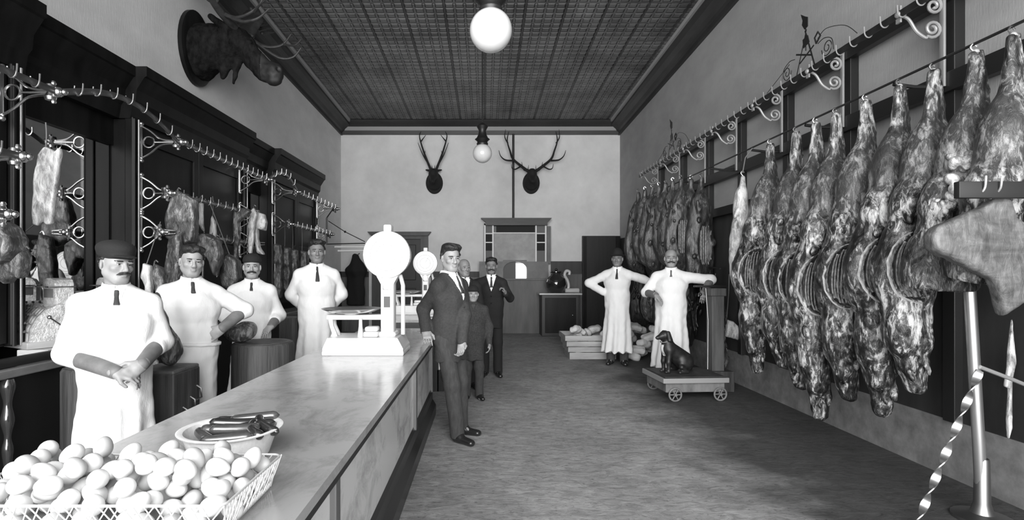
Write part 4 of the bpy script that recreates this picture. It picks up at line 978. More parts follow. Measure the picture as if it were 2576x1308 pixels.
def beef_proto(seed, L=2.45, width=1.0, hind=False):
    rnd = random.Random(seed); q = lambda a: rnd.uniform(-a, a); Lh = L; L = 2.4 if hind else L
    S = SDF((-.50, -.30, -L - .12), (.22, .26, .06), .0095); d = L - 2.40
    S.chain([(0, 0, -.02), (.0, 0, -.22), (-.015, 0, -.42)], [.034, .045, .075], .03, ((0, 1, 0), .8))
    S.chain([(.035, -.005, -.0), (.055, -.01, -.25), (.03, -.0, -.48)], [.016, .022, .06], .02)
    S.ell((-.045, 0, -.70), (.155 + q(.012), .135, .30), .10); S.ell((.02, .01, -.62), (.10, .11, .22), .08)
    S.ell((-.13 + q(.02), -.02, -.95), (.14, .125, .20), .06)
    S.cone((-.08, .0, -1.0), (-.10, 0, -1.3), .135, .15, .06, ((0, 1, 0), .85))
    S.ell((-.115, .01, -1.38), (.215 * width, .15, .37), .06)
    S.cone((-.08, .01, -1.5), (-.10, .0, -1.95 - d * .5), .14, .135, .06, ((0, 1, 0), .9))
    S.ell((-.14 + q(.03), -.03, -1.82 - d * .4), (.125, .12, .25), .05); S.cone((-.19, -.06, -1.75), (-.13, -.06, -2.15 - d * .7), .06, .05, .03)
    S.cone((-.07 + q(.02), .02, -2.0 - d * .6), (-.06 + q(.05), .0, -L + .06), .115, .06, .06)
    for i in range(26):                                            # kidney fat and trimmings about the loin
        z = -rnd.uniform(.86, 1.12); S.ell((-.08 + q(.14), -.115 - rnd.uniform(0, .03), z), (rnd.uniform(.015, .035), .02, rnd.uniform(.02, .05)), .012, Euler((q(.8), q(.8), q(.8))).to_matrix().to_4x4())
    for i in range(22):
        z = -rnd.uniform(1.55, L - .12); S.ell((-.10 + q(.07), -.10 + q(.02), z), (rnd.uniform(.012, .03), .02, rnd.uniform(.03, .07)), .012, Euler((q(.6), q(.6), q(.6))).to_matrix().to_4x4())
    zf = lambda Z: .4 + .6 * np.clip((-.75 - Z) / .3, 0, 1)
    S.warp(lambda X, Y, Z: zf(Z) * (.010 * wob(X, Y, Z * .6, 26, seed) + .006 * wob(X, Y, Z * .7, 60, seed + 2) + .003 * wob(X, Y, Z, 130, seed)))
    cx, cy, cz, rx, ry, rz = -.115, -.165, -1.38, .172 * width, .165, .24
    if not hind: S.ell((cx, cy, cz), (rx, ry, rz), .015, op='sub')
    S.ell((-.03, -.15, -1.74), (.055, .085, .17), .02, op='sub')
    D = S.D
    def front(x, z):
        i = int(round((x - S.lo[0]) / S.h)); kk = int(round((z - S.lo[2]) / S.h)); col = D[max(0, min(i, D.shape[0] - 1)), :, max(0, min(kk, D.shape[2] - 1))]; w = np.argwhere(col < 0)
        return S.lo[1] + S.h * float(w[0][0]) if len(w) else None
    rim = []
    for i in range(30):
        a = R(95 + i * 6.6); x = cx + rx * 1.05 * math.cos(a); z = cz + rz * 1.05 * math.sin(a); y = front(x, z)
        if y is None: x = cx + rx * .93 * math.cos(a); z = cz + rz * .97 * math.sin(a); y = front(x, z)
        if y is not None: rim.append((x, min(y, -.02) - .001, z))
    if hind: S.cut((0, 0, -Lh), (0, .3, -1))
    root = S.build('side_of_beef', m_beef, relax=1)
    if len(rim) > 4 and not hind: MB().tube(spline(rim, 2), [.004 + .006 * math.sin(math.pi * i / (2 * len(rim) - 2)) for i in range(2 * len(rim) - 1)], 6).build('fat_rim', m_fat, root)
    for j in range(0 if hind else 8):
        pts = []
        for i in range(12):
            t = -.86 + 1.72 * i / 11; xx = (-.75 + 1.5 * j / 7) * .8 + .18 * (1 - t * t) - .1; zz = t
            w = 1 - xx * xx - zz * zz
            if w > .03: pts.append((cx + rx * xx, cy + ry * math.sqrt(w) - .003, cz + rz * zz))
        if len(pts) > 3: MB().tube(pts, .0065, 6).build('rib', m_rib, root)
    MB().tube(spline([(.02, 0, -.05), (.0, 0, -.0), (-.02, 0, .03), (.0, 0, .055), (.02, 0, .035)], 5), .006, 6).build('hook', m_nickel, root)
    MB().ball((.01, 0, -.012), .028, 10, sc=(1, .8, 1.2)).build('shank_bone', m_bone, root)
    for o in [root] + list(root.children):                          # the heavy forward half swings out into the room
        n = len(o.data.vertices); a = np.empty(n * 3, np.float32); o.data.vertices.foreach_get('co', a); a = a.reshape(-1, 3)
        u = np.clip((-.45 - a[:, 2]) / 1.2, 0, 1); a[:, 0] -= .075 * u * u * (3 - 2 * u); o.data.vertices.foreach_set('co', a.ravel()); o.data.update()
    return root
beefs = [(2545, .30, 'nearest the street'), (2450, .30, 'second from the street'), (2345, .22, 'third from the street, just past the steel pole'), (2260, .02, 'fourth from the street'), (2175, -.06, 'fifth from the street'), (2100, -.16, 'sixth from the street, hanging lowest'),
         (2050, .08, 'seventh from the street'), (2000, .0, 'eighth from the street'), (1935, .06, 'ninth from the street, last of the large row')]
protos = [beef_proto(3, 2.28), beef_proto(11, 2.50, 1.05), beef_proto(23, 2.38, .95), beef_proto(7, 1.46, 1.0, True)]
order = [3, 3, 0, 1, 2, 1, 2, 0, 1]; used = set()
for i, (px, dz, txt) in enumerate(beefs):
    y = F * 3.0 / (px - VX); lab = 'skinned beef side on right wall rail, ' + txt; k = order[i]; p = protos[k]
    loc = (3.0, y, 2.85); zs = {.30: .93, .22: .95}.get(dz, 1.0) if k == 0 else 1.0
    rz = [.1, -.15, .0, .12, -.1, .05, -.12, .08, .0][i]
    if k in used: p = dup(p, loc, rz, lab)
    else: used.add(k); p.location = loc; p.rotation_euler = (0, 0, rz); tag(p, lab, 'beef side', 'large beef sides on the right rail')
    if i == 1: BEEF2 = p
    p.scale = (1 if i % 2 else .96, .93, [.95, .98, .95, .96, 1.0, 1.05, 1.02, 1.0, .97][i])

def quarter(seed, mat, L=1.35, w=.20, th=.13, name='forequarter', ribs=True, rough=1.):
    rnd = random.Random(seed); q = lambda a: rnd.uniform(-a, a)
    S = SDF((-.42, -.26, -L - .1), (.34, .26, .06), .0105)
    S.chain([(0, 0, -.02), (q(.02), 0, -.2), (-.01, 0, -.38)], [.03, .042, .07], .03)
    S.ell((-.02, 0, -L * .42), (w * .8, th, L * .30), .08); S.ell((-.05 + q(.03), 0, -L * .66), (w, th * .95, L * .30), .06)
    S.cone((.02 + q(.04), 0, -L * .7), (.04 + q(.06), 0, -L + .05), .10, .035, .06)
    for i in range(16): S.ell((-.02 + q(w * .8), -th * .8 + q(.03), -rnd.uniform(.35, L - .15)), (rnd.uniform(.012, .03), .02, rnd.uniform(.03, .09)), .012, Euler((q(.5), q(.5), q(.5))).to_matrix().to_4x4())
    S.warp(lambda X, Y, Z: rough * (.012 * wob(X, Y, Z * .4, 26, seed) + .006 * wob(X, Y, Z * .5, 60, seed + 2)))
    S.ell((-.0, -th - .02, -L * .60), (w * .5, th * .8, L * .2), .02, op='sub')
    o = S.build(name, mat)
    MB().tube(spline([(.02, 0, -.05), (.0, 0, .0), (-.02, 0, .03), (.0, 0, .055), (.02, 0, .035)], 5), .006, 6).build('hook', m_nickel, o)
    if ribs:
        for j in range(6):
            x = w * .5 * (-.7 + 1.4 * j / 5); pts = []
            for i in range(9):
                zz = -.85 + 1.7 * i / 8; ww = 1 - (x / (w * .5)) ** 2 * .9 - zz * zz * .9
                if ww > .03: pts.append((x + .02 * (1 - zz * zz), -th - .02 + th * .8 * math.sqrt(ww) - .003, -L * .6 + L * .2 * zz))
            if len(pts) > 3: MB().tube(pts, .006, 5).build('rib', m_rib, o)
    return o
fq = [quarter(5, m_fore, 1.42, .21), quarter(8, m_fore, 1.30, .19), quarter(14, m_fore, 1.36, .20)]
fspots = [(1605, 478, 2.62), (1622, 470, 2.66), (1640, 463, 2.70), (1657, 458, 2.74), (1674, 452, 2.78), (1692, 448, 2.82), (1712, 442, 2.86), (1738, 444, 3.04), (1764, 440, 3.14)]
fo = ['farthest', 'second farthest', 'third farthest', 'fourth farthest', 'fifth farthest', 'sixth farthest', 'seventh farthest', 'second nearest', 'nearest']
used = set()
for i, (px, py, x) in enumerate(fspots):
    s = (px - VX) / x; k = i % 3; p = fq[k]; loc = (x, F / s, min(2.87, EYE + (VY - py) / s)); rz = [.2, -.1, .1, 0, .15, -.15, .1, -.1, .15][i]
    lab = 'dark forequarter in the far cluster above the two aproned men, %s from the camera' % fo[i]
    if k in used: p = dup(p, loc, rz, lab)
    else: used.add(k); p.location = loc; p.rotation_euler = (0, 0, rz); tag(p, lab, 'forequarter', 'dark forequarters in the far cluster')
    p.scale = (1.12, .95, 1.2) if i in (7, 8) else (1, .78, 1)
# lower row behind the two men
lowf = [quarter(31, m_fore, 1.25, .22, name='forequarter'), quarter(37, m_small, 1.1, .2, name='forequarter')]
lspots = [(1618, 10.2), (1650, 9.7), (1678, 9.2), (1708, 8.75), (1732, 8.3), (1806, 7.35)]; used = set()
lo_t = ['farthest back', 'behind the hatted man arm', 'behind the balding man head', 'behind the balding man shoulder', 'behind the platform scale arm', 'just behind the platform scale column']
for i, (px, y) in enumerate(lspots):
    k = i % 2; p = lowf[k]; x = (px - VX) * y / F; loc = (x, y, 1.66 - .022 * i if i < 5 else 1.22); lab = 'dark quarter of meat in the lower row, ' + lo_t[i]
    if k in used: p = dup(p, loc, .2 * i, lab)
    else: used.add(k); p.location = loc; tag(p, lab, 'meat quarter', 'meat quarters in the lower row')
r2 = MB().tube([(2.98, 10.4, 1.70), (3.24, 8.2, 1.60), (3.2, 7.3, 1.55)], .012, 8)
for a, z in (((2.99, 10.3), 1.697), ((3.21, 7.45), 1.56)): r2.tube([(a[0], a[1], z), (3.345, a[1], z)], .012, 6)
tag(r2.build('low_rail', m_iron), 'low iron rail behind the aproned men carrying the lower row of meat', 'rail')
pl = quarter(51, m_pale, 1.35, .10, .07, name='lamb_carcass', ribs=True, rough=.7); tag(pl, 'slender pale lamb carcass hanging between the far cluster and large beef sides', 'lamb carcass')
pl.location = P(1868, 442, 224); MB().tube([(0, 0, .03), (.03, .0, .2), (.10, -.02, 2.89 - pl.location.z)], .006, 6).build('cord', m_rope, pl)

# heavy pale side slung on the steel stand at the right edge
def poly_sdf(S, poly, th, k=.0, y0=0.):
    X = S.ax[0][:, None]; Z = S.ax[2][None, :]; d = np.full((len(S.ax[0]), len(S.ax[2])), 1e9, np.float32); sg = np.ones_like(d); n = len(poly)
    for i in range(n):
        a, b = np.array(poly[i]), np.array(poly[i - 1]); e = b - a; wx, wz = X - a[0], Z - a[1]
        t = np.clip((wx * e[0] + wz * e[1]) / (e @ e), 0, 1); d = np.minimum(d, (wx - e[0] * t) ** 2 + (wz - e[1] * t) ** 2)
        c1, c2, c3 = Z >= a[1], Z < b[1], e[0] * wz > e[1] * wx; f = (c1 & c2 & c3) | (~c1 & ~c2 & ~c3); sg = np.where(f, -sg, sg)
    d2 = (sg * np.sqrt(d))[:, None, :]; Y = np.abs(S.ax[1][None, :, None] - y0) - th
    r = min(.03, th * .6); m = np.minimum(np.maximum(d2 + r, Y + r), 0) + np.sqrt(np.maximum(d2 + r, 0) ** 2 + np.maximum(Y + r, 0) ** 2) - r
    S.D = np.minimum(S.D, m.astype(np.float32)); return S
def slab(name, pts, s, th, mat, h=.008, seed=1., amp=.012, depth=None, tilt=0.):
    "outline given by pixels at scale s; built as a solid with thickness th, origin at its top"
    W = [P(x, y, s) for x, y in pts]; top = max(W, key=lambda p: p.z); poly = [(p.x - top.x, p.z - top.z) for p in W]
    xs = [p[0] for p in poly]; zs = [p[1] for p in poly]
    S = SDF((min(xs) - .05, -th - .06, min(zs) - .05), (max(xs) + .05, th + .06, max(zs) + .05), h); poly_sdf(S, poly, th)
    S.warp(lambda X, Y, Z: amp * wob(X, Y, Z, 14, seed) + amp * .5 * wob(X, Y, Z, 34, seed + 1) + amp * .2 * wob(X, Y, Z, 80, seed + 2))
    o = S.build(name, mat); o.location = top; o.rotation_euler = (0, 0, tilt); return o
o = slab('side_of_pork', [(2332, 592), (2345, 572), (2398, 548), (2450, 525), (2500, 492), (2528, 500), (2545, 545), (2580, 570), (2640, 600), (2630, 740), (2560, 765), (2515, 796), (2505, 760), (2485, 705), (2440, 680), (2392, 655), (2340, 628)], 478, .045, m_slab, amp=.010)
tag(o, 'broad pale side of meat slung from the steel stand at the right edge', 'meat side')
MB().tube(spline([(.0, 0, -.04), (-.02, 0, .0), (.0, 0, .05), (.03, 0, .03)], 5), .008, 6).build('hook', m_nickel, o)
# steel stand
st = thing('meat_stand', 'upright polished steel pole stand with twisted brace at the right edge', 'stand', (3.0, 3.26, 0)); 
MB().tube([(.02, 0, .03), (.0, 0, .45), (-.06, 0, 1.46)], .031, 16).build('pole', mk('polished pole', .6, .3, metal=.9), st)
MB().lathe([(.15, 0.001), (.15, .02), (.06, .04), (.042, .10), (.037, .36), (.033, .37)], 20, Matrix.Translation((.02, 0, 0))).build('foot', m_steelgrey, st)
hb = thing('hook_bar', 'dark wooden bar with pale hooks above the pale side at the right edge', 'bar', (3.4, 2.755, 1.91)); MB().box(-.98, .028, -.018, .018, -.03, .055, .004).build('bar', m_black, hb)
for x in (-.86, -.78):
    mb = MB(); hook_u(mb, (x, 0, .03), (0, -1, 0), .03); mb.build('hook', m_bone, hb)
MB().tube([(-.02, -.03, .93), (.18, -.02, .855), (.42, 0, .76)], .012, 8).build('tie_rod', m_scroll, st)
mb = MB(); v = []; f = []; n = 90                                   # twisted flat brace
for i in range(n + 1):
    u = i / n; c = Vector((-.03 - .42 * u, -.04 - .05 * u, .91 - .90 * u)); a = u * math.pi * 6.0; ax = Vector((-.42, -.05, -.9)).normalized(); e1 = ax.cross(Vector((0, 1, 0))).normalized(); e2 = ax.cross(e1)
    d = (e1 * math.cos(a) + e2 * math.sin(a)); g = d.cross(ax); v += [c + d * .021 + g * .003, c - d * .021 + g * .003, c - d * .021 - g * .003, c + d * .021 - g * .003]
for i in range(n):
    for j in range(4): f.append((i * 4 + j, i * 4 + (j + 1) % 4, i * 4 + 4 + (j + 1) % 4, i * 4 + 4 + j))
mb.add(v, f).build('twisted_brace', mk('bright flat iron', .5, .3, metal=.9), st)
# kidney fat standing out on the second beef side
rnd = random.Random(4); S = SDF((-.2, -.14, -.42), (.2, .14, .05), .007); S.cone((0, 0, 0), (0, 0, -.1), .02, .05, .02)
for i in range(46):
    z = -rnd.uniform(.05, .38); S.ell((rnd.uniform(-1, 1) * (.05 + .25 * -z), rnd.uniform(-.08, .05), z), [rnd.uniform(.018, .04) for _ in range(3)], .008)
S.warp(lambda X, Y, Z: .004 * wob(X, Y, Z, 70, 2)); o = S.build('kidney_fat', meat_mat('suet', .4, [(0, .56), (.5, .58), (1, .52)], .04, .2, .62, rough=.25), BEEF2); o.location = (-.13, -.10, -.60)
# long pale strip and offal against the dark boards at the right edge
o = slab('skin_strip', [(2556, 800), (2562, 880), (2566, 915), (2556, 960), (2556, 1080), (2547, 1112), (2544, 1060), (2548, 980), (2538, 975), (2545, 930), (2550, 860)], 402, .014, m_pale, h=.005, amp=.002); o.location.y += .03
tag(o, 'long narrow pale strip hanging by the dark boards at the right edge', 'strip')
o = slab('plucked_wing', [(1828, 803), (1842, 808), (1862, 825), (1888, 845), (1889, 872), (1862, 858), (1840, 850), (1824, 846)], 189, .05, m_pale, amp=.006); tag(o, 'pale trotter end sticking out behind the platform scale column', 'trotter')
MB().tube([(0.0, .0, .0), (.05, .05, .35), (.08, .1, .6)], .006, 6).build('cord', m_rope, o)
o.name = 'trotter'
# ------------------------------------------------------------------ cuts hanging on the left racks
def hung(name, label, cat, pts, s, th, mat=None, amp=.012, cord=None, group=None, seed=1., cordto=None):
    o = slab(name, pts, s, th, mat or m_small, h=.008 if s > 250 else .010, amp=amp, seed=seed); tag(o, label, cat, group)
    if cordto: MB().tube([(0, 0, -.03), cordto], .004, 6).build('cord', m_rope, o)
    elif cord: MB().tube(spline([(0, 0, -.03), (.005, 0, cord * .5), (0, .0, cord)], 4), .004, 6).build('cord', m_rope, o)
    else: MB().tube(spline([(.0, 0, -.04), (-.015, 0, .0), (.0, 0, .03), (.02, 0, .015)], 5), .006, 6).build('hook', m_nickel, o)
    return o
hung('bacon_slab', 'pale slab of bacon hanging on a cord in front of the first mirror', 'bacon', [(95, 388), (115, 368), (128, 374), (142, 382), (152, 372), (155, 385), (148, 440), (140, 490), (135, 530), (134, 562), (122, 568), (110, 560), (98, 572), (82, 566), (84, 520), (90, 440)], 375, .022, m_pale, amp=.006, cord=.16)
hung('beef_flank', 'large dark flank hanging from the middle dark bay above the young butcher', 'beef flank', [(418, 600), (422, 545), (434, 500), (450, 481), (468, 490), (492, 505), (498, 560), (490, 610), (455, 620)], 268, .06, seed=3)
hung('rib_rack', 'long rib piece hanging left of the young butcher head', 'ribs', [(412, 725), (418, 660), (428, 600), (452, 590), (462, 640), (450, 720), (430, 735)], 275, .05, seed=5)
hung('beef_shoulder', 'ragged shoulder cut hanging just above the young butcher head', 'meat cut', [(455, 640), (462, 590), (490, 585), (520, 588), (548, 606), (556, 640), (545, 690), (525, 650), (480, 650)], 250, .08, seed=7, amp=.02)
hung('pale_shank', 'pale shank hanging right of the young butcher head', 'shank', [(528, 612), (548, 600), (552, 660), (548, 702), (540, 668), (534, 640)], 246, .035, m_pale, seed=9)
hung('fat_strip', 'narrow white strip of fat hanging under the second row rail', 'fat strip', [(497, 520), (506, 500), (513, 510), (512, 560), (516, 585), (506, 578), (494, 550)], 240, .015, m_pale, amp=.004)
hung('dressed_bird', 'small pale dressed bird hanging by a cord on the dark bay', 'bird', [(528, 556), (535, 540), (543, 560), (545, 600), (540, 615), (530, 600)], 230, .03, m_pale, cord=.2)
hung('dark_joint', 'dark joint hanging between the young butcher and the small-capped butcher', 'joint', [(556, 690), (562, 650), (580, 640), (600, 655), (606, 700), (590, 730), (566, 722)], 240, .07, m_fore, seed=11, cordto=(-.23, 0, .57))
hung('pork_strip', 'long white sided pork strip hanging above the small-capped butcher', 'pork strip', [(624, 635), (626, 560), (630, 530), (640, 522), (648, 540), (642, 560), (640, 600), (634, 645)], 205, .03, m_pale, amp=.005)
hung('spotted_pork_joint', 'spotted pork leg hanging in front of the far mirror', 'pork leg', [(632, 545), (645, 535), (665, 540), (672, 560), (668, 580), (650, 575), (654, 620), (664, 640), (650, 636), (640, 600)], 200, .05, m_pale, seed=2)
hung('lamb_neck', 'mottled neck piece hanging left of the far mirror', 'neck', [(590, 530), (600, 520), (628, 524), (632, 534), (615, 548), (600, 560), (606, 600), (598, 660), (588, 650)], 212, .04, seed=13)
for i, (x, w, y0, y1) in enumerate(((700, 22, 612, 750), (722, 20, 620, 740), (742, 20, 626, 755), (766, 22, 630, 750), (690, 16, 650, 780))):
    hung('hanging_cut', 'dark narrow cut in the row behind the tall man, %s from the left' % ['second', 'third', 'fourth', 'fifth', 'first'][i], 'meat cut', [(x - w * .3, y0), (x + w * .3, y0 + 4), (x + w * .6, y0 + 60), (x + w * .4, y1), (x - w * .3, y1 - 10), (x - w * .6, y0 + 80)], 165 - 3 * i, .07, m_fore if i % 2 else m_small, seed=i * 3., cord=.36)
hung('ham', 'smoked ham hanging at the left edge beside the dark post', 'ham', [(-20, 640), (-15, 575), (5, 555), (30, 570), (48, 600), (50, 630), (30, 655), (0, 665)], 400, .09, seed=4)
hung('offal_piece', 'dark ragged cut hanging below the ham at the left edge', 'meat cut', [(0, 700), (6, 650), (30, 640), (66, 632), (70, 650), (60, 700), (40, 690), (20, 712)], 395, .05, seed=6)
hung('pale_cut', 'pale cut with a fat rim hanging right behind the capped man', 'meat cut', [(356, 700), (366, 664), (378, 670), (384, 720), (380, 765), (366, 762), (366, 720)], 310, .035, m_pale, seed=8, cordto=(-.12, .4, .38))
hung('dark_cut', 'second cut behind the capped man, nearer the young butcher', 'meat cut', [(386, 690), (392, 664), (408, 674), (414, 720), (408, 750), (394, 730)], 305, .045, seed=10)
# iron arm with its tie rod and pale shelf bar in the far left corner
ar = thing('swing_bracket', 'iron swing arm with tie rod and a pale bar in the far left corner', 'bracket', (-2.6, 9.0, 2.2)); s = 136.
q = lambda x, y: P(x, y, s) - Vector((-2.6, 9.0, 2.2))
MB().tube([q(822, 548), q(822, 616)], .016, 8).build('upright', m_black, ar); MB().tube([q(826, 556), q(868, 583)], .008, 6).tube([q(868, 583), q(918, 608)], .008, 6).ball(q(868, 583), .022, 8).build('tie_rod', m_black, ar)
MB().tube([q(822, 614), q(918, 612)], .010, 6).build('arm', m_black, ar)
MB().tube([q(842, 621), q(930, 621)], .018, 8).tube([q(850, 631), q(938, 630)], .018, 8).build('pale_bar', m_white, ar); MB().tube([Vector((-2.8, 9.93, 2.69)) - Vector((-2.6, 9.0, 2.2)), q(822, 548)], .012, 6).tube([q(822, 614), q(822, 548)], .012, 6).build('link', m_iron, ar)
co = thing('hanging_coat', 'dark coat hanging in the far left corner by the back door', 'coat', P(896, 640, 101.6)); co.scale = (1.25, 1, 1.25)
S = SDF((-.3, -.2, -1.1), (.3, .2, .06), .014); S.cone((0, 0, -.05), (0, 0, -.3), .06, .17, .06, ((1, 0, 0), 1.2)).cone((0, 0, -.3), (0, 0, -.95), .16, .19, .05, ((0, 1, 0), .6)); S.warp(lambda X, Y, Z: .012 * np.sin(30 * X + 4 * Z) + .008 * wob(X, Y, Z, 20, 2)); S.cut((0, 0, -1), (0, 0, -1)); S.build('cloth', m_blacksuit, co); MB().tube([(0, 0, -.03), (0, .34, .03)], .01, 6).build('loop', m_black, co)
# ------------------------------------------------------------------ butcher blocks
def wood_block(name, label, px0, px1, s, ztop, rnd_=False, depth=None, legs=True):
    w = (px1 - px0) / s; cx = ((px0 + px1) / 2 - VX) / s; d = depth or w; y = F / s + d / 2
    t = thing(name, label, 'butcher block', (cx, y, 0))
    if rnd_:
        n = 40; rs = random.Random(int(px0)); prof = [(w / 2 - .02, .12), (w / 2, .14), (w / 2, ztop - .03), (w / 2 - .012, ztop - .008), (w / 2 - .03, ztop - .004)]
        MB().lathe(prof, n).build('block', m_block, t)
        MB().lathe([(w / 2 - .028, ztop - .02), (w / 2 - .028, ztop - .002), (w / 4, ztop - .008), (.01, ztop - .012)], n).build('cutting_top', m_blocktop, t)
    else:
        MB().box(-w / 2, w / 2, -d / 2, d / 2, .22, ztop - .02, .012).build('block', m_block, t, smooth=False)
        MB().box(-w / 2 + .003, w / 2 - .003, -d / 2 + .003, d / 2 - .003, ztop - .03, ztop, .012).build('cutting_top', m_blocktop, t, smooth=False)
    for sx in (-1, 1):
        for sy in (-1, 1): MB().lathe([(.045, .001), (.05, .06), (.04, .1), (.055, .16), (.05, .24)], 12, Matrix.Translation((sx * (w / 2 - .09) * (.8 if rnd_ else 1), sy * (d / 2 - .09) * (.8 if rnd_ else 1), 0))).build('leg', m_darkwood, t)
    return t
b1 = wood_block('butcher_block', 'round upright wooden butcher block behind the capped man with forearm cuffs', 116, 248, 385, .865, True)
b2 = wood_block('butcher_block', 'square wooden butcher block between the two nearest butchers', 325, 438, 388, .86, False, .32)
b3 = wood_block('butcher_block', 'wide round butcher block in front of the small-capped butcher', 552, 708, 298, .885, True)
b4 = wood_block('butcher_block', 'tall boxy butcher block between the small-capped butcher and the tall man', 701, 748, 212, .98, False, .3)
for i, (x, z) in enumerate(((-.06, .55), (.03, .60), (.11, .66))):   # drop handles on the dark end of the square block
    MB().tube([(x, -.0, z + .05), (x, -.03, z + .03), (x, -.035, z - .03), (x, 0, z - .05)], .007, 6, M=Matrix.Translation((.146, 0, 0)) @ Matrix.Rotation(R(90), 4, 'Z')).build('ring_handle', m_nickel, b2)
o = slab('meat_scrap', [(165, 925), (190, 915), (210, 925), (200, 945), (170, 950)], 385, .05, m_small, amp=.01); o.location = (b1.location.x + .05, b1.location.y, .92); o.rotation_euler = (R(80), 0, 0); tag(o, 'small scrap of meat lying on the round block behind the capped man', 'meat')
S = SDF((-.22, -.2, -.03), (.2, .2, .55), .009); S.ell((0, 0, .10), (.15, .12, .10)).cone((.02, 0, .12), (-.08, .02, .32), .085, .05, .04).cone((-.08, .02, .3), (-.13, .0, .47), .045, .03, .02); S.warp(lambda X, Y, Z: .012 * wob(X, Y, Z, 30, 3) + .006 * wob(X, Y, Z, 70, 5)); S.cut((0, 0, 0), (0, 0, -1))
o = S.build('shank_joint', m_small); o.location = (b2.location.x - .02, b2.location.y + .06, .862); o.scale = (.6, .6, 1.0); o.rotation_euler = (0, 0, 0); tag(o, 'dark shank joint standing on the square block between the butchers', 'meat')
S = SDF((-.2, -.16, -.03), (.2, .16, .25), .009); S.ell((0, 0, .07), (.14, .1, .08)).ell((.06, .02, .11), (.08, .07, .07), .03); S.warp(lambda X, Y, Z: .01 * wob(X, Y, Z, 30, 6)); S.cut((0, 0, 0), (0, 0, -1))
o = S.build('meat_joint', m_small); o.location = (b3.location.x - .20, b3.location.y - .02, .886); tag(o, 'dark lump of meat on the wide round block', 'meat')

# ------------------------------------------------------------------ eggs in a wire basket
bx0, bx1, by0, by1, bz = -1.22, -.585, 1.19, 1.50, .902
bk = thing('egg_basket', 'shallow pale wire basket heaped with eggs at the counter end nearest the camera', 'basket', ((bx0 + bx1) / 2, (by0 + by1) / 2, bz)); inv = Matrix.Translation((-(bx0 + bx1) / 2, -(by0 + by1) / 2, -bz))
m_wire = mk('tinned wire', .62, .4, metal=.4)
def rect(o, z): return [(bx0 - o, by0 - o, z), (bx1 + o, by0 - o, z), (bx1 + o, by1 + o, z), (bx0 - o, by1 + o, z)]
def rrect(o, z, r=.022):
    out = []
    for (x, y), a0 in (((bx0 - o + r, by0 - o + r), 180), ((bx1 + o - r, by0 - o + r), 270), ((bx1 + o - r, by1 + o - r), 0), ((bx0 - o + r, by1 + o - r), 90)):
        out += [(x + r * math.cos(R(a0 + k * 18)), y + r * math.sin(R(a0 + k * 18)), z) for k in range(6)]
    return out
MB().tube(rrect(.012, bz + .085), .0032, 8, closed=True).build('rim', m_wire, bk).matrix_parent_inverse = inv
MB().tube(rrect(-.01, bz + .004), .0025, 6, closed=True).build('base_wire', m_wire, bk).matrix_parent_inverse = inv
def weave(a, b, nm, n, tw):
    mb = MB(); a0, b0, a1, b1 = (Vector(q) for q in (a[0], b[0], a[1], b[1])); rs = random.Random(n)
    for sg in (1, -1):
        for i in range(-tw, n + tw):
            u0 = i / n; u1 = (i + sg * tw) / n
            if not (0 <= u0 <= 1 and -.001 <= u1 <= 1.001): continue
            p = a0.lerp(b0, u0); q = a1.lerp(b1, u1); c = p.lerp(q, .5) + Vector((0, 0, rs.uniform(-.006, .006)))
            mb.tube([p, c + (q - p).cross(Vector((0, 0, 1))).normalized() * .002 * sg, q], .0016, 5)
    return mb.build(nm, m_wire, bk)
Rr = rect(.012, bz + .085); Rb = rect(-.01, bz + .004)
for i, (nm, n) in enumerate((('front_mesh', 26), ('end_mesh', 22), ('back_mesh', 26), ('end_mesh', 22))):
    j = (i + 1) % 4; weave((Rb[i], Rr[i]), (Rb[j], Rr[j]), nm, n, 2).matrix_parent_inverse = inv
m_egg = mk('egg shell', .56, .45, var=(40, ONE, .03)); m_egg2 = mk('tinted egg shell', .36, .45, var=(40, ONE, .05))
prof = []
for i in range(15):
    a = math.pi * i / 14; z = -math.cos(a); prof.append((max(1e-4, .0222 * math.sin(a) * (1 - .14 * z)), .0295 * z))
egg = MB().lathe(prof, 20).build('egg', m_egg, angle=0); egg2 = MB().lathe(prof, 20).build('egg', m_egg2, angle=0)
rnd = random.Random(12); placed = []
def rest(x, y, r=.0240):
    z = bz + .006 + r
    for p in placed:
        dd = (p[0] - x) ** 2 + (p[1] - y) ** 2; m = (2 * r) ** 2
        if dd < m: z = max(z, p[2] + math.sqrt(m - dd) * .97)
    return z
tries = 0
while len(placed) < 128 and tries < 9000:
    tries += 1
    x = rnd.uniform(bx0 + .02, bx1 - .02); y = rnd.uniform(by0 + .02, by1 - .02)
    best = min(((rest(x + dx, y + dy), x + dx, y + dy) for dx in (-.012, 0, .012) for dy in (-.012, 0, .012) if bx0 + .02 <= x + dx <= bx1 - .02 and by0 + .02 <= y + dy <= by1 - .02), default=None)
    if best is None: continue
    e = min(best[1] - bx0, bx1 - best[1], best[2] - by0, by1 - best[2])
    if best[0] < bz + .085 + min(.055, e * .75): placed.append((best[1], best[2], best[0]))
for i, p in enumerate(placed):
    src = egg2 if rnd.random() < .16 else egg
    o = src if src.get('label') is None else src.copy()
    if o is not src: COL.objects.link(o)
    o.location = p; o.rotation_euler = (rnd.uniform(.6, 2.4), rnd.uniform(-.5, .5), rnd.uniform(0, 6.3))
    tag(o, 'pale egg shell among the heap in the wire basket' if src is egg else 'darker tinted egg among the heap in the wire basket', 'egg', 'eggs in the wire basket' if src is egg else 'tinted eggs in the wire basket')
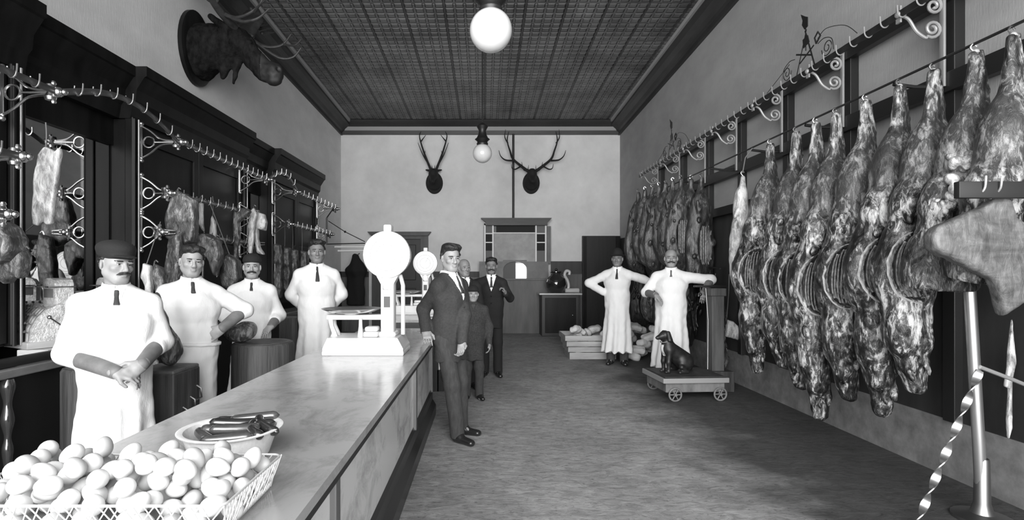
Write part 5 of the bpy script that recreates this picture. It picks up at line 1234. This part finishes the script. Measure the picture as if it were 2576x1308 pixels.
# ------------------------------------------------------------------ enamel pan of sausages
pc = Vector((-.825, 1.745, .902)); pn = MB().lathe([(.02, 0), (.10, 0), (.116, .008), (.142, .085), (.157, .09), (.159, .094), (.153, .096), (.139, .092), (.112, .014), (.10, .007), (.02, .006)], 48).build('enamel_pan', mk('speckled enamel', .70, .3, var=(60, ONE, .12)))
pn.location = pc; tag(pn, 'round white enamel pan holding dark sausages, behind the egg basket', 'pan')
m_saus = mk('glossy dark sausage', .018, .18, spec=.8, coat=.5, var=(12, ONE, .5)); m_saus2 = mk('glossy grey sausage', .05, .2, spec=.8, coat=.5, var=(12, ONE, .4))
def sausage(bend, L=.17, r=.0165):
    pts = []; 
    for i in range(17):
        u = i / 16 - .5; pts.append((L * u, bend * (4 * u * u - .5), 0))
    rs = [r * min(1, (max(0, 1 - (abs(i / 16 - .5) * 2) ** 5)) ** .5 + .12) for i in range(17)]
    return MB().tube(pts, rs, 14)
ss = [(-.045, .055, .075, 5, .014), (.035, .095, .108, 14, .0), (.0, .045, .105, 20, .02), (-.02, .0, .095, 12, .02), (.055, .01, .10, 35, -.01), (-.05, -.045, .082, -38, .012), (.03, -.035, .108, 24, .012), (.02, -.075, .088, 8, .01), (.098, .035, .10, -48, .02), (.088, -.02, .102, -60, .025), (-.02, .10, .10, 8, .016), (-.085, .01, .07, -60, .012), (.0, .0, .06, 0, .01), (.0, .06, .06, 40, .01)]
for i, (x, y, z, a, bd) in enumerate(ss):
    o = sausage(bd, .15 + .012 * (i % 3)).build('sausage', m_saus2 if i in (1, 3, 5, 6, 7) else m_saus, angle=0); o.location = (pc.x + x, pc.y + y, pc.z + z - .008); o.rotation_euler = (0, R([4, -3, 5][i % 3]), R(a))
    tag(o, 'dark glossy sausage heaped in the enamel pan', 'sausage', 'sausages in the enamel pan')

# ------------------------------------------------------------------ opal globe lamps
def globe(y, label, zt_, dia):
    t = thing('pendant_lamp', label, 'lamp', (.05 if y < 6 else -.045, y, 3.55)); r = dia / 2
    MB().ball((0, 0, 0), r, 40).build('glass_globe', m_globe, t)
    MB().lathe([(.09, r - .04), (.10, r), (.085, r + .03), (.11, r + .06), (.13, r + .075), (.10, r + .10), (.07, r + .16), (.06, r + .22), (.08, r + .26), (.10, r + .30), (.06, r + .33), (.02, r + .36)], 24).build('gallery', m_black, t)
    MB().lathe([(.012, r + .3), (.012, zt_ - 3.55 - .02)], 8).lathe([(.10, zt_ - 3.55 - .05), (.07, zt_ - 3.55 - .01), (.02, zt_ - 3.55)], 16).build('rod', m_black, t)
    return t
globe(4.55, 'large opal globe lamp hanging nearest the camera', zt(4.55), .36)
globe(9.25, 'smaller looking opal globe lamp hanging on a long rod toward the back wall', zt(9.25), .33)

# ------------------------------------------------------------------ trophies
m_fur = mk('dark moose hair', .011, .95, spec=.08, var=(16, (1, 1, .5), .8), bump=(60, (1, 1, .3), .6)); m_antler = mk('antler', .03, .5, var=(15, ONE, .5)); m_muzzle = mk('moose muzzle', .013, .6, var=(20, ONE, .4))
my, mz = 6.75, 4.33
ms = thing('moose_head', 'mounted moose head with broad antlers on an oval board high on the left wall', 'trophy', (XL + .002, my, mz))
n = 40; pl_ = [(.37 * math.cos(2 * math.pi * i / n), .46 * math.sin(2 * math.pi * i / n) - .02) for i in range(n)]
MB().add([(0.002, a, b) for a, b in pl_] + [(.05, a, b) for a, b in pl_] + [(.07, a * .9, b * .9) for a, b in pl_], [tuple(range(n))[::-1], tuple(range(2 * n, 3 * n))] + [(i, (i + 1) % n, (i + 1) % n + n, i + n) for i in range(n)] + [(i + n, (i + 1) % n + n, (i + 1) % n + 2 * n, i + 2 * n) for i in range(n)]).build('wall_plaque', m_darkwood, ms)
S = SDF((.0, -.4, -.75), (1.35, .4, .6), .014)
S.cone((.06, 0, -.06), (.42, 0, .05), .30, .20, .06, ((0, 0, 1), 1.15)).cone((.42, 0, .06), (.62, 0, .02), .19, .15, .06).cone((.60, 0, .03), (.92, 0, -.26), .125, .085, .06, ((0, 1, 0), .8)).ell((1.0, 0, -.33), (.125, .10, .135), .06)
S.ell((1.0, 0, -.42), (.09, .07, .06), .04).cone((.72, 0, -.16), (.86, 0, -.36), .10, .07, .06)
S.cone((.55, 0, -.12), (.50, 0, -.45), .07, .02, .05); S.cone((.4, 0, -.2), (.36, 0, -.38), .09, .03, .06)
for s in (1, -1):
    S.cone((.50, s * .12, .16), (.36, s * .30, .24), .055, .03, .02); S.ell((.74, s * .105, .02), (.03, .02, .02), .01); S.ell((1.09, s * .06, -.30), (.03, .025, .035), .01, op='sub')
S.ell((.57, 0, .16), (.10, .13, .07), .04)
S.warp(lambda X, Y, Z: .014 * wob(X, Y, Z, 22, 1) * np.clip((.8 - X) / .3, .1, 1) + .006 * wob(X, Y, Z, 60, 2))
S.build('head', [m_fur, m_muzzle], ms, mifn=lambda c: (c[:, 0] > .86).astype(np.int32))
for s in (1, -1):
    mb = MB(); base = Vector((.56, s * .10, .20))
    # beam, palm and tines; the palm is a thick curved plate of ribs that fan out
    tip = [(.50, s * .35, .28), (.46, s * .62, .42), (.38, s * .85, .70), (.30, s * .98, .95)]
    mb.tube(spline([base] + tip[:2], 6), [.05 - .0008 * i for i in range(13)], 10)
    A = SDF((-.1, min(s * .3, s * 1.25), .2), (1.0, max(s * .3, s * 1.25), 1.25), .014)
    A.cone((.48, s * .5, .36), (.40, s * .78, .62), .055, .14, .04, ((.75, 0, -.25), 1.6)).cone((.40, s * .78, .62), (.28, s * .95, .95), .12, .08, .04, ((.75, 0, -.25), 1.9))
    A.D = np.maximum(A.D, (np.abs((A.ax[0][:, None, None] - .44) * .25 + (A.ax[1][None, :, None] * s - .6) * .75 + (A.ax[2][None, None, :] - .5) * -.62) - .035).astype(np.float32))
    for k2 in range(6):
        u = k2 / 5; A.cone((.50 - .2 * u, s * (.85 + .1 * u), .55 + .4 * u), (.62 - .3 * u, s * (1.05 + .08 * u), .66 + .32 * u), .03, .008, .03)
    A.build('antler_palm', m_antler, ms)
    mb.tube(spline([(.52, s * .3, .27), (.72, s * .40, .18), (.92, s * .46, .22), (1.06, s * .44, .36)], 6), [.03 - .0012 * i for i in range(19)], 8)
    mb.tube(spline([(.66, s * .37, .19), (.86, s * .52, .08), (1.04, s * .56, .10), (1.16, s * .54, .22)], 6), [.026 - .001 * i for i in range(19)], 8)
    mb.tube(spline([(.95, s * .45, .23), (1.06, s * .56, .26), (1.14, s * .60, .36)], 5), [.018 - .0012 * i for i in range(11)], 7)
    mb.build('antler_beam', m_antler, ms)

def trophy(px, py, label, ant, wide):
    s = 99.; t = thing('antler_trophy', label, 'trophy', (X(px), DB - .004, Z(py)))
    mfur = MATS.get('dark deer hair') or mk('dark deer hair', .012, .8, bump=(60, ONE, .4))
    n = 28; q = [(.215 * math.cos(2 * math.pi * i / n), .275 * math.sin(2 * math.pi * i / n) - .0) for i in range(n)]
    MB().add([(a, -.002, b) for a, b in q] + [(a, -.05, b) for a, b in q] + [(a * .88, -.065, b * .9) for a, b in q], [tuple(range(n)), tuple(range(2 * n, 3 * n))[::-1]] + [(i, (i + 1) % n, (i + 1) % n + n, i + n) for i in range(n)] + [(i + n, (i + 1) % n + n, (i + 1) % n + 2 * n, i + 2 * n) for i in range(n)]).build('shield_board', mfur, t)
    S = SDF((-.3, -.62, -.35), (.3, .02, .5), .012); S.cone((0, -.03, -.02), (0, -.22, .12), .18, .13, .05).ell((0, -.30, .20), (.115, .15, .12), .06).cone((0, -.33, .14), (0, -.50, -.03), .085, .055, .05)
    for g in (1, -1): S.cone((g * .09, -.25, .27), (g * .19, -.2, .30), .035, .02, .02)
    S.cut((0, -.006, 0), (0, 1, 0)); S.build('head', mfur, t)
    for g in (1, -1):
        mb = MB()
        for pts, r0 in ant: mb.tube(spline([(g * a * wide, -.26 - .12 * i / max(1, len(pts)), b) for i, (a, b) in enumerate(pts)], 5), [r0 * (1 - .8 * i / ((len(pts) - 1) * 5)) for i in range((len(pts) - 1) * 5 + 1)], 7)
        mb.build('antler', mfur, t)
trophy(1093, 461, 'dark mounted deer head with upright antlers, left of the far globe lamp', [([(.06, .28), (.16, .52), (.26, .80), (.34, 1.10), (.30, 1.22)], .034), ([(.15, .48), (.27, .68), (.38, .95)], .022), ([(.22, .68), (.20, .76)], .014), ([(.31, 1.0), (.18, 1.15)], .02), ([(.03, .28), (.04, .40)], .015)], 1.0)
trophy(1336, 461, 'dark mounted elk head with wide spreading antlers, right of the far globe lamp', [([(.07, .24), (.24, .36), (.47, .55), (.55, .75), (.62, 1.0), (.58, 1.22)], .042), ([(.47, .52), (.66, .53), (.78, .62), (.83, .76)], .026), ([(.28, .38), (.42, .30), (.50, .32), (.52, .42)], .022), ([(.24, .36), (.26, .48)], .014), ([(.60, .95), (.68, 1.1), (.66, 1.28)], .02), ([(.1, .28), (.09, .40)], .012)], 1.0)

# ------------------------------------------------------------------ platform scale with a dog
m_plat = mk('worn grey painted platform', .14, .6, var=(8, (1, 1, .4), .4)); m_platd = mk('dark platform deck', .035, .7, var=(8, ONE, .4))
ps = thing('platform_scale', 'low wheeled platform scale with a tall wooden column beside the dog', 'scale', (2.45, 6.56, 0), R(4))
MB().box(-.40, .36, -.33, .33, .245, .275, .006).box(-.38, .34, -.30, .30, .275, .283).build('deck', m_platd, ps, smooth=False)
MB().box(-.41, .37, -.345, -.325, .215, .272, .004).box(-.41, .37, .325, .345, .215, .272, .004).box(-.415, -.395, -.34, .34, .215, .272, .004).build('deck_edge', mk('bright platform edge', .24, .5), ps, smooth=False)
MB().box(-.37, .34, -.30, .30, .10, .215, .01).build('scale_box', m_plat, ps, smooth=False)
for sx, sy in ((-.27, -1), (.27, -1), (-.27, 1), (.27, 1)):
    mb = MB(Matrix.Translation((sx, sy * .33, .082)) @ Matrix.Rotation(R(90), 4, 'X')); n = 28
    mb.tube([(.072 * math.cos(2 * math.pi * i / n), .072 * math.sin(2 * math.pi * i / n), 0) for i in range(n)], .010, 8, closed=True)
    mb.lathe([(.018, -.02), (.018, .02)], 14)
    for k2 in range(6): a = k2 * math.pi / 3; mb.tube([(.012 * math.cos(a), .012 * math.sin(a), 0), (.07 * math.cos(a), .07 * math.sin(a), 0)], .007, 6)
    mb.build('wheel', m_plat, ps)
MB().box(.36, .68, .10, .38, .0, .26, .01).build('column_foot', m_block, ps, smooth=False)
MB().box(.42, .58, .16, .32, .25, 1.22, .01).box(.40, .60, .14, .34, 1.20, 1.30, .012).build('column', mk('weathered column wood', .075, .7, var=(6, (2, 2, .2), .45)), ps, smooth=False)
MB().box(.22, .64, .20, .26, 1.31, 1.335, .006).tube([(.30, .23, 1.31), (.30, .23, 1.24)], .008, 6).ball((.30, .23, 1.22), .022, 10).build('weigh_beam', m_iron, ps)
MB().tube([(.34, .17, 1.30), (.36, .15, .9), (.34, .12, .29)], .007, 6).build('draw_rod', m_steelgrey, ps)
# dog: sitting, body turned to the right rear, head to the left
m_dog = mk('black dog coat', .014, .45, var=(20, ONE, .6), spec=.4); m_dogw = mk('white dog chest', .6, .8)
S = SDF((-.24, -.22, -.02), (.42, .22, .60), .0075)
S.cone((-.02, 0, .30), (.18, 0, .14), .085, .115, .05).cone((-.03, 0, .29), (-.03, 0, .38), .075, .055, .04).cone((-.03, 0, .36), (-.055, 0, .44), .05, .048, .03)
S.ell((-.07, 0, .455), (.062, .055, .058), .02).cone((-.10, 0, .445), (-.165, 0, .425), .042, .026, .02).ell((-.185, 0, .425), (.014, .014, .012), .008)
for s in (1, -1):
    S.cone((-.035, s * .05, .27), (-.055, s * .055, .13), .042, .028, .03).cone((-.055, s * .055, .13), (-.05, s * .055, .02), .026, .021, .02).cone((-.05, s * .055, .016), (-.085, s * .055, .013), .023, .02, .01)
    S.ell((.17, s * .085, .12), (.10, .05, .10), .03).cone((.09, s * .11, .075), (.16, s * .11, .02), .035, .026, .02).cone((.16, s * .115, .018), (.06, s * .12, .014), .023, .02, .015)
    S.cone((-.055, s * .05, .49), (-.05, s * .085, .40), .020, .026, .012, ((1, 0, 0), 1.3))
S.chain([(.26, 0, .06), (.32, .05, .03), (.37, .12, .02)], [.03, .02, .012], .02); S.cut((0, 0, .001), (0, 0, -1))
dog = S.build('dog', [m_dog, m_dogw], mifn=lambda c: ((c[:, 0] < -.055) & (c[:, 2] < .34) & (c[:, 2] > .20) & (np.abs(c[:, 1]) < .03)).astype(np.int32))
dog.location = (2.25, 6.53, .284); dog.rotation_euler = (0, 0, R(14)); tag(dog, 'small black dog with a white chest sitting on the platform scale', 'dog')
MB().tube([(-.04 + .062 * math.cos(a) - .018, .058 * math.sin(a), .385 + .018 * math.cos(a)) for a in [2 * math.pi * i / 24 for i in range(24)]], .006, 6, closed=True).build('collar', mk('dog collar', .15, .4), dog)
for s in (1, -1): MB().ball((-.112, s * .038, .468), .008, 8).build('eye', m_iris, dog)

# ------------------------------------------------------------------ things against the back wall
ct = thing('side_cabinet', 'black cabinet with a pale marble slab below the right edge of the leaded window', 'cabinet', (1.77, 12.86, 0))
MB().box(-.44, .44, -.28, .28, 0.001, .97, .008).build('body', m_black, ct, smooth=False); MB().box(-.36, .36, -.30, -.28, .08, .90, .006).build('door', m_darkwood, ct, smooth=False); MB().ball((.28, -.315, .5), .018, 10).build('knob', m_nickel, ct)
MB().box(-.50, .50, -.34, .30, .972, 1.01, .008).build('marble_slab', m_white, ct, smooth=False)
ur = thing('coffee_urn', 'dark round bellied jar with glinting sides on the black cabinet', 'jar', (1.70, 12.82, 1.011))
MB().lathe([(.14, 0), (.16, .01), (.23, .12), (.25, .22), (.22, .34), (.13, .42), (.12, .47), (.15, .49), (.15, .51), (.02, .53)], 32).build('bowl', mk('dark glass jar', .02, .08, spec=.8, coat=.6), ur); MB().ball((0, 0, .55), .035, 12).build('lid_knob', m_black, ur)
sp = MB().tube(spline([(.25, 0, 0.02), (.30, 0, .15), (.27, 0, .30), (.20, -.02, .42), (.24, 0, .52), (.32, .0, .50), (.31, 0, .43)], 6), .035, 10).build('white_spout', m_white, ur)
o = MB().lathe([(.01, -.18), (.05, -.17), (.055, .16), (.01, .18)], 14).build('paper_parcel', m_white); o.location = (2.08, 12.8, 1.067); o.rotation_euler = (0, R(90), R(10)); tag(o, 'small white rolled parcel on the black cabinet slab', 'parcel')
m_crate = mk('slatted crate wood', .33, .7, var=(5, (.3, 1, 3), .3)); m_pack = mk('paper wrapped joint', .42, .7, var=(9, ONE, .35), bump=(14, ONE, .6))
cr = thing('slatted_crate', 'low splayed crate heaped with wrapped packs on the floor left of the hatted butcher', 'crate', (1.86, 9.55, 0))
for k2 in range(4):
    z = .03 + k2 * .10; e = .03 * k2
    MB().box(-.40 - e, .40 + e, -.30 - e, -.285 - e, z, z + .085).build('slat', m_crate, cr, smooth=False); MB().box(-.40 - e, -.385 - e, -.285 - e, .30 + e, z, z + .085).build('slat', m_crate, cr, smooth=False); MB().box(.385 + e, .40 + e, -.285 - e, .30 + e, z, z + .085).build('slat', m_crate, cr, smooth=False); MB().box(-.385 - e, .385 + e, .285 + e, .30 + e, z, z + .085).build('slat', m_crate, cr, smooth=False)
MB().box(-.40, .40, -.30, .30, .002, .03).build('bottom', m_crate, cr, smooth=False)
def packs(n, cx, cy, w, d, z0, zh, label, group, seed):
    rnd = random.Random(seed); src = []
    for k2 in range(3):
        S = SDF((-.19, -.15, -.12), (.19, .15, .12), .011); S.box((0, 0, 0), (.12, .08, .058), .045); S.warp(lambda X, Y, Z: .013 * wob(X, Y, Z, 22, seed + k2) + .006 * wob(X, Y, Z, 60, k2)); src.append(S.mesh())
    for i in range(n):
        v, f = src[i % 3]; o = link_mesh('wrapped_joint', v, f, [m_pack if i % 3 else m_paper], angle=0); u = i / max(1, n - 1)
        o.location = (cx + w * (((i * 7) % 5) / 2 - 1) + rnd.uniform(-.03, .03), cy + d * ((i % 3) - 1) + rnd.uniform(-.02, .02), z0 + zh * u); o.rotation_euler = (rnd.uniform(-.5, .5), rnd.uniform(-.5, .5), rnd.uniform(0, 3.1)); tag(o, label, 'wrapped meat', group)
packs(16, 1.86, 9.55, .25, .16, .12, .38, 'paper wrapped joint heaped in the splayed crate on the floor', 'wrapped joints in the crate', 3)
packs(14, 2.72, 9.35, .20, .2, .07, .48, 'pale wrapped joint in the heap on the floor between the two aproned men', 'wrapped joints on the floor', 9)
